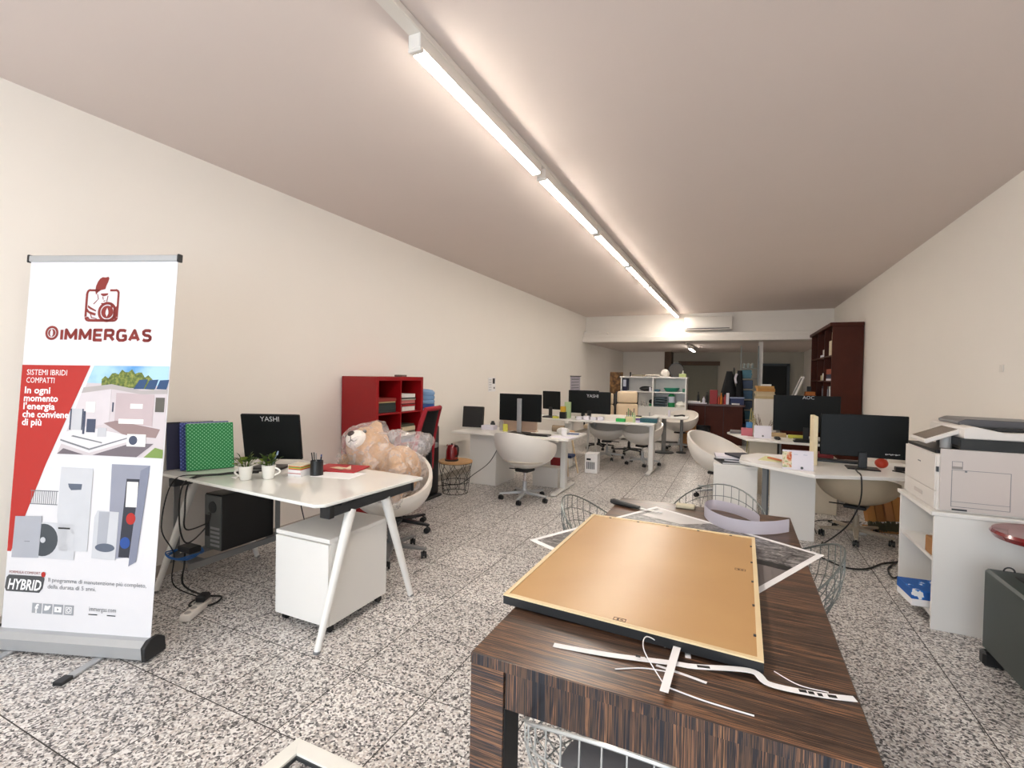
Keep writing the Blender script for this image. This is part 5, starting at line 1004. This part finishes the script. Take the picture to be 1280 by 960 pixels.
t = thing('desk_calendar', 'white tent calendar on the front edge of the nearest right desk', 'calendar', (.48, 4.78, ZR), math.radians(-2))
for s in (-1, 1): MB().box(-.115, .115, -.001, .001, 0, .165, M=TR(0, s * .045, 0.001) @ RX(s * .27)).build('card', LILAC, t)
MB().box(-.115, -.045, -.003, -.0015, .015, .150, M=TR(0, -.045, .001) @ RX(-.27)).build('picture_strip', pattern_mat('calendar_picture', [(0.35, (120, 140, 60)), (0.5, (230, 220, 190)), (0.65, (200, 90, 40))], 28), t)
MB().cyl((.03, -.043, .02), (.03, -.047, .02), .011, seg=14).build('printed_emblem', DARKM, t); MB().box(-.03, .0, -.012, -.010, .09, .13).build('printed_text', LB, t); MB().box(.04, .07, -.012, -.010, .09, .13).build('printed_text', LB, t)
PZ = .6205
for k, (x, y, c, a, l) in enumerate(((-.06, 5.50, DARKM, .3, 'dark grey folder lowest on the white pedestal at the right desk'), (.03, 5.55, mat('slate_folder', (60, 66, 80), .5), -.2, 'slate folder second on the white pedestal'), (-.09, 5.60, LILAC, .1, 'pale magazine third on the white pedestal'), (.06, 5.58, mat('navy_grey', (48, 52, 64), .5), .5, 'navy grey folder topmost on the white pedestal'))):
    book(x, y, PZ + k * .0186, .22, .30, .018, a, c, l, 'folders on the white pedestal', 'folder', 'folder')
for k, (x, y, a, w_, l) in enumerate(((.20, 5.10, .3, PAPER, 'white sheet at the rounded end of the nearest right desk'), (.33, 5.22, -.25, mat('pale_yellow_paper', (0, 0, 0)), 'pale yellow sheet in the middle of the paper spread'), (.42, 5.38, .5, PAPER, 'white sheet farthest back in the paper spread'))):
    solo(MB().box(-.105, .105, -.148, .148, 0, .004, .001, M=TR(x, y, ZR + .0006 + .0042 * k) @ RZ(a)), 'paper_sheet', w_, l, 'paper', 'papers on the nearest right desk')
solo(MB().box(-.012, .012, -.12, .12, 0, .012, M=TR(.36, 5.12, ZR + .014) @ RZ(.7)), 'ruler', mat('ruler_orange', (206, 120, 80), .5), 'orange ruler lying on the papers of the nearest right desk', 'ruler')
solo(MB().box(-.20, .20, -.05, .05, 0, .022, .004, M=TR(.86, 5.40, ZR + .0005) @ RZ(-.08)), 'keyboard', BLACK, 'black keyboard behind the nearest right monitor base', 'keyboard')
solo(MB().sph((1.16, 5.22, ZR + .045), (.05, .04, .044), 14), 'red_ball', mat('red_orange', (206, 60, 30), .4), 'red-orange object right of the nearest right monitor base', 'ornament')
sb('adapter', BLACK, 'black adapter on the nearest right desk beside the red ornament', 'adapter', 1.24, 1.32, 5.12, 5.18, ZR + .0005, ZR + .035)
gr = 'cables at the nearest right desk'
cable([(.93, 5.0, ZR + .008), (.92, 4.86, ZR + .008), (.915, 4.69, ZR - .01), (.91, 4.68, .52), (.86, 4.80, .30), (.78, 4.98, .12), (.715, 5.10, .012), (.74, 5.2, .01)], .006, 'black cable hanging over the front edge below the nearest right monitor', group=gr)
cable([(1.2, 5.05, ZR + .012), (1.3, 4.95, ZR + .012), (1.36, 4.83, ZR + .004), (1.40, 4.82, .60), (1.50, 4.9, .35), (1.52, 5.0, .03)], .006, 'black cable dropping over the desk edge beside the printer cabinet', group=gr)
cable([(.72, 5.45, .01), (.76, 5.9, .012), (.95, 6.05, .01), (1.1, 5.95, .012), (.98, 5.88, .015), (.9, 6.0, .01), (1.2, 6.1, .01)], .005, 'black cable tangled on the floor under the nearest right desk', group=gr)
cable([(.66, 4.75, .008), (.80, 4.58, .008), (.95, 4.62, .008), (1.10, 4.82, .008), (1.20, 4.90, .008), (1.28, 4.98, .008), (1.24, 4.84, .008), (1.16, 4.60, .008), (1.09, 4.50, .01), (1.11, 4.70, .012), (1.24, 4.95, .012)], .007, 'black cable crossing the open floor toward the printer cabinet', group=gr)
sb('socket_block', WPLAS, 'white socket block on the floor under the nearest right desk', 'socket', 1.02, 1.16, 5.62, 5.70, 0.001, .05, .012)
bucket_chair('beige bucket chair pushed under the nearest right desk', 1.04, 5.50, math.radians(160), .32, .33, .16, .33, shellm=mat('beige_shell', (206, 190, 164), .5), basem=mat('beige_metal', (170, 158, 140), .4, .2), rot=.5, cush=CREAM, group='bucket chairs at the right desks')
t = thing('cardboard_bundle', 'bundle of brown cardboard folders with frayed ends on the floor under the right desk', 'cardboard', (1.42, 5.90, 0), .1)
for k in range(5): MB().box(-.19 + k * .075, -.125 + k * .075, -.03 + .02 * (k % 2), .10, .10, .34 - .01 * (k % 3), .003, M=RY(-.12) @ RX(-.2)).build('folder', mat('cardboard_%d' % (k % 3), ((186, 128, 66), (164, 108, 52), (176, 120, 72))[k % 3], .8), t)
fr = MB()
for k in range(44): fr.box(-.21 + k * .0092, -.206 + k * .0092, -.05 - .03 * rnd.random(), -.02, .02, .12 - .03 * rnd.random(), M=RY(-.12 + .05 * rnd.random()))
tag(fr.build('frayed_ends', mat('frayed_green', (96, 92, 66), .9), t), kind='stuff'); MB().box(-.22, .22, -.06, .12, 0, .02).build('pallet_board', CARD, t)

# ---------------------------------------------------------------- printer on its cabinet
pcab = thing('printer_cabinet', 'white open-sided cabinet carrying the printer against the right wall', 'cabinet', (1.48, 4.0, 0))
PX0, PX1, PY0, PY1, PH = 1.085, 1.86, 3.69, 4.36, .71
pbox('side_panel', WHITE, pcab, PX0, PX1, PY0, PY0 + .02, .0, PH - .025, .002); pbox('side_panel', WHITE, pcab, PX0, PX1, PY1 - .02, PY1, .0, PH - .025, .002)
pbox('top_panel', WHITE, pcab, PX0 - .015, PX1, PY0 - .005, PY1 + .01, PH - .025, PH, .003)
for z in (.06, .40): pbox('shelf', WHITE, pcab, PX0 + .01, PX1 - .02, PY0 + .02, PY1 - .02, z, z + .02)
pbox('back_panel', WHITE, pcab, PX1 - .02, PX1, PY0 + .02, PY1 - .02, .02, PH - .025)
sb('carton', CARD, 'small brown carton on the middle shelf of the printer cabinet', 'carton', 1.10, 1.20, 3.74, 3.88, .4205, .52)
t = thing('paper_ream', 'blue and white wrapped paper ream poking out of the printer cabinet bottom shelf', 'paper ream', (1.14, 3.93, .0805), .1)
MB().box(-.13, .18, -.11, .11, 0, .05, .003).build('wrapped_ream', PAPER, t); MB().box(-.131, .181, -.111, .111, .04, .10, .004).build('ream_wrapper', pattern_mat('ream_print', [(0.3, (24, 90, 170)), (0.52, (40, 120, 200)), (0.55, (236, 236, 236)), (0.8, (20, 110, 120))], 9, interp='CONSTANT'), t)
P = thing('printer', 'large white multifunction printer with a black scanner edge on the white cabinet', 'printer', (1.46, 4.02, PH))
QX0, QX1, QY0, QY1 = 1.10, 1.66, 3.71, 4.30
BZ = PH + .001
pm = mat('printer_white', (226, 220, 214), .4, var=.01); pg = mat('printer_grey', (206, 196, 190), .45, var=.01)
pbox('body', pm, P, QX0, QX1, QY0 + .012, QY1, BZ, BZ + .34, .006)
sp = MB().box(QX0 + .012, QX1 - .10, QY0, QY0 + .012, BZ + .012, BZ + .375, .003).build('side_cover', pg, P, True)
def frame_lines(x0, x1, z0, z1, y, par, w_=.0025):
    for a in ((x0, x1, z0, z0 + w_), (x0, x1, z1 - w_, z1), (x0, x0 + w_, z0, z1), (x1 - w_, x1, z0, z1)): MB().box(a[0], a[1], y - .0012, y, a[2], a[3]).build('seam', PGREY, par, True)
frame_lines(QX0 + .065, QX0 + .33, BZ + .035, BZ + .255, QY0, sp); frame_lines(QX0 + .065, QX0 + .115, BZ + .26, BZ + .305, QY0, sp)
pbox('handle_recess', mat('recess_grey', (150, 142, 138), .5), sp, QX0 + .067, QX0 + .113, QY0 - .0015, QY0, BZ + .262, BZ + .275); pbox('seam', PGREY, sp, QX0 + .065, QX0 + .33, QY0 - .0012, QY0, BZ + .065, BZ + .067)
pbox('button', PGREY, sp, QX0 + .125, QX0 + .135, QY0 - .003, QY0, BZ + .243, BZ + .253); pbox('carry_grip', DARKM, sp, QX0 + .07, QX0 + .14, QY0 - .002, QY0, BZ + .014, BZ + .024)
pbox('rear_cover', pg, P, QX1 - .098, QX1, QY0, QY0 + .012, BZ + .012, BZ + .375, .003)
fc = pbox('front_door', pm, P, QX0 - .008, QX0, QY0 + .02, QY1 - .005, BZ + .12, BZ + .335, .002); dr = pbox('paper_drawer', pm, P, QX0 - .008, QX0, QY0 + .02, QY1 - .005, BZ + .012, BZ + .115, .002)
pbox('drawer_handle', pg, dr, QX0 - .012, QX0 - .008, 3.93, 4.08, BZ + .05, BZ + .075, .002); pbox('latch', DARKM, fc, QX0 - .004, QX0 + .006, QY0 + .004, QY0 + .019, BZ + .235, BZ + .265); pbox('badge', PGREY, fc, QX0 - .010, QX0 - .008, 3.98, 4.03, BZ + .255, BZ + .262)
pbox('output_tray', BLACK, P, QX0 + .0, QX1, QY0 + .05, QY1 - .02, BZ + .34, BZ + .36, .003)
MB().box(QX0 + .10, QX1 + .02, QY0 - .002, QY0 + .03, BZ + .376, BZ + .44, .003).box(QX0 + .12, QX1, QY0 + .03, QY1, BZ + .39, BZ + .44, .003).build('scanner_bed', mat('scanner_black', (34, 38, 40), .35), P, True)
pbox('scanner_support', BLACK, P, QX0 + .16, QX1, QY0 + .10, QY1, BZ + .358, BZ + .392)
MB().prism([(QX0 + .12, 0), (QX1 + .02, 0), (QX1 + .02, .05), (QX0 + .30, .045), (QX0 + .16, .075), (QX0 + .12, .06)], 0, QY1 - QY0 - .02, Matrix(((1, 0, 0, 0), (0, 0, 1, QY0 + .01), (0, 1, 0, BZ + .44), (0, 0, 0, 1))), .004).build('scanner_lid', pm, P, True)
MB().prism([(QX0 + .16, .0), (QX1, .0), (QX1, .055), (QX0 + .18, .06), (QX0 + .14, .04)], 0, .34, Matrix(((1, 0, 0, 0), (0, 0, 1, QY0 + .17), (0, 1, 0, BZ + .488), (0, 0, 0, 1))), .006).build('document_feeder', mat('feeder_grey', (92, 92, 96), .3), P, True)
pbox('feeder_tray', BLACK, P, QX0 + .22, QX1, QY0 + .06, QY0 + .168, BZ + .488, BZ + .505, .004)
CM = TR(QX0 + .02, 3.93, BZ + .43) @ RY(-.42)
cp = MB().box(-.07, .15, -.14, .14, -.012, .014, .005, M=CM).build('control_panel', pm, P, True); MB().box(-.055, .11, -.125, .125, .0145, .017, M=CM).build('touch_screen', mat('taupe_screen', (124, 112, 102), .25), cp, True)
MB().cyl((QX0 + .10, 3.93, BZ + .34), (QX0 + .10, 3.93, BZ + .45), .03, seg=12).build('panel_arm', pm, P, True)
# ---------------------------------------------------------------- green metal box and red stool at the right edge
t = thing('green_box', 'dark green metal box on black feet at the right edge by the printer cabinet', 'box', (1.32, 3.0, 0))
MB().box(1.215, 1.62, 2.55, 3.40, .075, .50, .012).build('body', DGREEN, t, True); MB().box(1.30, 1.56, 3.05, 3.30, .500, .503).build('top_slot', BLACK, t, True)
MB().tube([(1.30 + .022 * math.cos(a), 3.36, .505 + .022 * math.sin(a)) for a in [PI * i / 10 for i in range(11)]], .004, 6).build('ring_handle', DARKM, t, True)
for x, y in ((1.26, 3.36), (1.58, 3.36), (1.26, 2.6), (1.58, 2.6)): MB().box(x - .06, x + .05, y - .03, y + .03, 0, .075, .012).build('foot', BLACK, t, True)
t = thing('bar_stool', 'round red glossy stool seat on a chrome post at the right edge', 'stool', (1.66, 3.45, 0))
MB().lathe([(0, .635), (.12, .635), (.20, .66), (.215, .685), (.205, .70), (.10, .695), (0, .69)], (1.47, 3.44, 0), 32).build('seat', DKRED, t, True)
MB().tube(spline([(1.47, 3.44, .635), (1.47, 3.46, .58), (1.60, 3.50, .54), (1.66, 3.52, .45), (1.66, 3.52, .03)], 6), .022, 10).build('post', CHROME, t, True)
MB().lathe([(0, .0), (.17, .0), (.165, .02), (.03, .04), (0, .04)], (1.66, 3.52, 0), 28).build('base', CHROME, t, True)
solo(MB().box(XR - .008, XR, 5.05, 5.11, 1.57, 1.63, .003), 'wall_plate', WPLAS, 'small white wall plate on the right wall above the printer', 'wall plate')

# ---------------------------------------------------------------- ebony-grain table in the foreground
TX0, TX1, TY0, TY1, TZ = -.62, .27, 1.11, 2.95, .75
tb_ = thing('meeting_table', 'large dark striped ebony table in the foreground', 'table', (-.175, 2.03, 0))
ZT = zebrano('ebony_top', 'x', 'y', (58, 42, 33)); ZA = zebrano('ebony_apron', 'z', 'x', (34, 38, 48)); ZL = zebrano('ebony_leg', 'x', 'z', (34, 40, 52)); ZS = zebrano('ebony_side', 'z', 'y', (34, 38, 48))  # apron, leg and side streaks carry the blue of reflected daylight in their colour
pbox('tabletop', ZT, tb_, TX0, TX1, TY0, TY1, TZ - .03, TZ, .0015)
pbox('edge_band', ZA, tb_, TX0 + .0, TX1, TY0 - .0015, TY0 - .0002, TZ - .0285, TZ - .0015)
AZ0, AZ1 = .625, TZ - .0305
pbox('apron', ZA, tb_, TX0 + .10, TX1 - .10, TY0 + .004, TY0 + .03, AZ0, AZ1); pbox('apron', ZA, tb_, TX0 + .10, TX1 - .10, TY1 - .03, TY1 - .004, AZ0, AZ1)
pbox('apron', ZS, tb_, TX0 + .004, TX0 + .03, TY0 + .10, TY1 - .10, AZ0, AZ1); pbox('apron', ZS, tb_, TX1 - .03, TX1 - .004, TY0 + .10, TY1 - .10, AZ0, AZ1)
for x in (TX0, TX1 - .095):
    for y in (TY0, TY1 - .095):
        pbox('leg', ZL, tb_, x, x + .095, y, y + .095, .002, AZ1, .001)
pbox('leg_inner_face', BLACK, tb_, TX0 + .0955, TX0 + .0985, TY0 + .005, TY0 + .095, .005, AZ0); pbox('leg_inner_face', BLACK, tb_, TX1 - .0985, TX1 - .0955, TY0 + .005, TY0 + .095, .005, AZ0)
# picture frame lying face down
t = thing('framed_picture', 'big picture frame lying face down on the ebony table, tan backing board up', 'picture frame', (-.285, 1.855, TZ + .006), 0)
FR = [(-.655, 1.375), (.075, 1.335), (.085, 2.37), (-.645, 2.385)]
def inset(q, d):
    c = Vector((sum(p[0] for p in q) / 4, sum(p[1] for p in q) / 4)); return [(p[0] - d * (1 if p[0] > c.x else -1), p[1] - d * (1 if p[1] > c.y else -1)) for p in q]
PB = pattern_mat('backing_board', [(0.3, (196, 156, 104)), (0.7, (188, 146, 96))], 3, rough=.3)
MB().prism(inset(FR, .012), TZ + .012, TZ + .036).build('backing_board', PB, t, True)
FI = inset(FR, .014)
for k in range(4):
    a, b_, c_, d_ = FR[k], FR[(k + 1) % 4], FI[(k + 1) % 4], FI[k]
    MB().prism([a, b_, c_, d_], TZ + .008, TZ + .034).build('frame_rail', BLACK, t, True); MB().prism([a, b_, c_, d_], TZ + .0341, TZ + .039).build('frame_edge', mat('frame_pale_edge', (232, 208, 164), .5), t, True)
for k in range(5):
    for (p0, p1) in ((FI[1], FI[2]), (FI[2], FI[3])):
        q = (k + .6) / 5.2; x, y = p0[0] + (p1[0] - p0[0]) * q, p0[1] + (p1[1] - p0[1]) * q
        MB().box(x - .007, x + .004, y - .006, y + .004, TZ + .036, TZ + .0385).build('retaining_pin', DARKM, t, True)
for (x, y) in ((.025, 1.95), (-.29, 1.385)):
    for a in ((-.018, .018, -.009, -.007), (-.018, .018, .007, .009), (-.018, -.016, -.009, .009), (.016, .018, -.009, .009), (-.008, -.002, -.005, .005), (.002, .010, -.002, .002)): MB().box(x + a[0], x + a[1], y + a[2], y + a[3], TZ + .036, TZ + .0366).build('stamped_mark', BROWNP, t, True)
# photo poster under it
ps = thing('photo_poster', 'black and white photo poster with white border lying under the picture frame', 'poster', (-.30, 2.15, TZ), 0)
PA = [Vector((.345, 2.38)), Vector((-.06, 1.56)), Vector((-.82, 1.98)), Vector((-.40, 2.83))]
def pz(p):
    return TZ + .0015
MB().prism([tuple(p) for p in PA], TZ + .0008, TZ + .0022).build('sheet', PAPER, ps, True, 0)
c_ = sum(PA, Vector((0, 0))) / 4
PHM = pattern_mat('photo_grey', [(0.34, (24, 24, 26)), (0.44, (120, 116, 115)), (0.50, (44, 43, 45)), (0.56, (168, 164, 162)), (0.62, (70, 68, 70)), (0.70, (190, 186, 184))], 16, 'noise', .35, (1.0, 2.6, 1), 8)
IN = [c_ + (p - c_) * .945 for p in PA]; lerp = lambda a, b, q: a + (b - a) * q
pq = lambda u, v: tuple(lerp(lerp(IN[3], IN[0], u), lerp(IN[2], IN[1], u), v))     # u along the far edge to the right corner, v toward the camera
def pp(name, m, q, dz=.0024): MB().prism([pq(*s) for s in q], TZ + dz, TZ + dz + .0004).build(name, m, ps, True, 0)
pp('printed_photo', PHM, [(0, 0), (1, 0), (1, 1), (0, 1)])
pp('haze_and_reflection', mat('pale_haze_reflection', (206, 202, 200), .4, var=.1), [(.03, .0), (.40, .0), (.34, .10), (.30, .16), (.04, .2)], .0029)  # pale haze patch with the sheet's bright reflection put into its colour
pp('printed_roof', mat('photo_roof', (120, 112, 110), .4), [(.78, .34), (1, .30), (1, .62), (.80, .60)], .0029); pp('printed_eave', BLACK, [(.80, .32), (1, .27), (1, .33), (.80, .38)], .0034)
pp('printed_facade', mat('photo_facade', (214, 208, 196), .4), [(.80, .60), (1, .62), (1, 1), (.78, 1)], .0029)
for u, v in ((.90, .70), (.90, .80), (.97, .70), (.97, .82), (.84, .72)): pp('printed_window', DARKM, [(u - .022, v - .022), (u + .022, v - .022), (u + .022, v + .022), (u - .022, v + .022)], .0034)
# curled paper strip standing on edge
path = spline([(.24, 2.66, 0), (.17, 2.585, 0), (.08, 2.535, 0), (-.02, 2.545, 0), (-.10, 2.63, 0), (-.145, 2.77, 0), (-.12, 2.90, 0), (-.04, 2.895, 0), (.04, 2.83, 0), (.10, 2.735, 0), (.115, 2.67, 0)], 8)
mb = MB(); mb.grid(lambda i, j: path[i] + Vector((0, 0, TZ + .0035 + (.062 if i < 40 else .055) * j)), len(path), 2, .0012)
solo(mb, 'paper_strip', LILAC, 'wide white paper strip curled in a loop, standing on edge at the table far end', 'paper strip', smooth=60)
# cut strips
def ribbon(pts, w_, z, lift=None, th=.0012):
    S = spline([(p[0], p[1], 0) for p in pts], 8); mb = MB(); b = bmesh.new(); V = []
    for i, p in enumerate(S):
        d = (S[min(i + 1, len(S) - 1)] - S[max(i - 1, 0)]).normalized(); n = Vector((-d.y, d.x, 0)); zz = z + (lift(i / (len(S) - 1)) if lift else 0)
        V.append([b.verts.new((p.x + n.x * s * w_ / 2, p.y + n.y * s * w_ / 2, zz + q)) for s, q in ((-1, 0), (1, 0), (1, th), (-1, th))])
    for A_, B_ in zip(V, V[1:]):
        for k in range(4): b.faces.new((A_[k], A_[(k + 1) % 4], B_[(k + 1) % 4], B_[k]))
    b.faces.new(V[0][::-1]); b.faces.new(V[-1]); bmesh.ops.recalc_face_normals(b, faces=b.faces[:]); return mb.add(b)
GS = 'paper offcuts on the near end of the table'
t = thing('paper_strip', 'long white paper offcut with black print running across the near end of the table', 'paper strip', (-.09, 1.28, TZ), 0, GS)
ribbon([(-.435, 1.235), (-.29, 1.252), (-.14, 1.278), (-.08, 1.282), (.045, 1.325), (.085, 1.295), (.18, 1.31), (.262, 1.335)], .020, TZ + .001, lambda q: .012 * math.sin(PI * q) ** 2).build('strip', PAPER, t, True)
for x, y, L, a, z in ((-.215, 1.262, .012, .1, .014), (-.195, 1.268, .006, .1, .014), (-.06, 1.289, .03, .25, .0135), (-.02, 1.302, .02, .3, .0125), (.155, 1.306, .016, .2, .006), (.172, 1.308, .012, .2, .0055), (.19, 1.311, .010, .2, .0045), (.215, 1.318, .018, .2, .004)):
    MB().box(-L / 2, L / 2, -.005, .005, 0, .0006, M=TR(x, y, TZ + z) @ RZ(a)).build('printed_mark', BLACK, t, True)
solo(ribbon([(-.128, 1.365), (-.132, 1.25), (-.135, 1.14)], .019, TZ + .0165), 'paper_strip', PAPER, 'short straight white offcut crossing the long strip', 'paper strip', GS)
solo(ribbon([(-.105, 1.375), (-.10, 1.335)], .014, TZ + .0008), 'paper_strip', PAPER, 'tiny white offcut at the near edge of the picture frame', 'paper strip', GS)
solo(ribbon([(-.17, 1.265), (-.10, 1.255), (-.05, 1.245)], .008, TZ + .0008), 'paper_strip', PAPER, 'narrow white sliver poking from under the crossing point', 'paper strip', GS)
def thread(pts, r, lab): return solo(MB().tube(spline([(p[0], p[1], TZ + .002 + (p[2] if len(p) > 2 else 0)) for p in pts], 8), r, 5), 'paper_sliver', PAPER, lab, 'paper sliver', 'thin slivers on the near end of the table')
thread([(-.13, 1.185), (-.05, 1.172), (.05, 1.168)], .0018, 'thin white sliver curving right nearest the table front edge'); thread([(-.16, 1.36, .0), (-.205, 1.335, .03), (-.20, 1.26, .032), (-.14, 1.19, .0)], .0015, 'thin white sliver arching over the long strip'); thread([(-.26, 1.20), (-.20, 1.235), (-.14, 1.248)], .0016, 'thin white sliver left of the crossing point'); thread([(.10, 1.37), (.15, 1.335), (.21, 1.335)], .0012, 'thin white sliver right of the frame corner')
t = thing('utility_knife', 'black utility knife with a pale blade at the far left corner of the table', 'knife', (-.53, 2.735, TZ), math.radians(-18))
MB().tube([(-.12, 0, .016), (-.10, 0, .017), (-.02, 0, .014), (.06, 0, .012)], [.012, .017, .014, .010], 10).build('handle', BLACK, t); MB().box(.05, .19, -.007, .007, .009, .012).build('blade', ALU, t)
sb('tape_block', mat('cream_tape', (206, 196, 168), .5), 'small cream tape block at the far edge of the table', 'tape', -.30, -.20, 2.86, 2.92, TZ + .0005, TZ + .018)

# ---------------------------------------------------------------- wire tub chairs round the table
WIRE = mat('grey_wire', (122, 128, 126), .35, .6); WIRE2 = mat('pale_wire', (196, 198, 196), .3, .5)
def wire_chair(label, x, y, rz, m):
    t = thing('wire_chair', label, 'chair', (x, y, 0), rz, 'wire tub chairs round the ebony table')
    R, zb, hf, hb = .31, .38, .10, .40
    f = lambda a, v: shell_pt(a, v, R, zb, hf, hb, 0, 1.9)
    wm = MB()
    for k in range(40):
        a = 2 * PI * k / 40; wm.tube([f(a, v / 8) for v in range(2, 9)], .0021, 4)
    for v in (.30, .45, .60, .74, .87): wm.tube([f(2 * PI * k / 40, v) for k in range(40)], .0021, 4, True)
    tag(wm.build('wire_mesh', m, t, smooth=60), kind='stuff')
    MB().tube([f(2 * PI * k / 48, 1) for k in range(48)], .0045, 6, True).build('rim', m, t)
    MB().lathe([(0, zb + .05), (.20, zb + .05), (.235, zb + .065), (.235, zb + .085), (.20, zb + .095), (0, zb + .095)], seg=28).build('seat_cushion', mat('grey_cushion', (150, 148, 150), .8, bump=.1, scale=60), t)
    for k in range(4):
        a = PI / 4 + k * PI / 2; MB().cyl((.10 * math.cos(a), .10 * math.sin(a), zb + .02), (.25 * math.cos(a), .25 * math.sin(a), .0), .008, seg=8).build('leg', m, t)
    MB().tube([(.12 * math.cos(2 * PI * k / 20), .12 * math.sin(2 * PI * k / 20), zb + .015) for k in range(20)], .007, 6, True).build('under_ring', m, t)
    return t
wire_chair('pale wire tub chair at the near end of the ebony table', -.17, 1.215, math.radians(180), WIRE2)
wire_chair('grey wire tub chair at the left side of the ebony table', -.59, 2.70, math.radians(90), WIRE)
wire_chair('grey wire tub chair at the far end of the ebony table', -.11, 3.20, math.radians(-8), WIRE)
wire_chair('grey wire tub chair at the right side of the ebony table', .11, 2.42, math.radians(-90), WIRE)
# ---------------------------------------------------------------- frame on the floor
t = thing('framed_picture', 'white picture frame lying on the floor at the bottom edge of the photo', 'picture frame', (-1.3, 1.0, 0))
FQ = [(-1.60, .75), (-1.02, .75), (-1.02, 1.385), (-1.555, 1.385)]; FQ = [(-1.555, .75), (-.95, .75), (-.95, 1.385), (-1.555, 1.385)]; FJ = inset(FQ, .062)
for k in range(4): MB().prism([FQ[k], FQ[(k + 1) % 4], FJ[(k + 1) % 4], FJ[k]], .001, .022, bev=.0015).build('frame_rail', mat('frame_white', (240, 238, 230), .35), t, True)
for k in range(4):
    a, b_ = Vector(FJ[k]), Vector(FJ[(k + 1) % 4]); n = inset(FJ, .006); MB().prism([FJ[k], FJ[(k + 1) % 4], n[(k + 1) % 4], n[k]], .001, .014).build('inner_lip', DARKM, t, True)
MB().prism(inset(FJ, .006), .004, .007).build('glass', PANE, t, True)
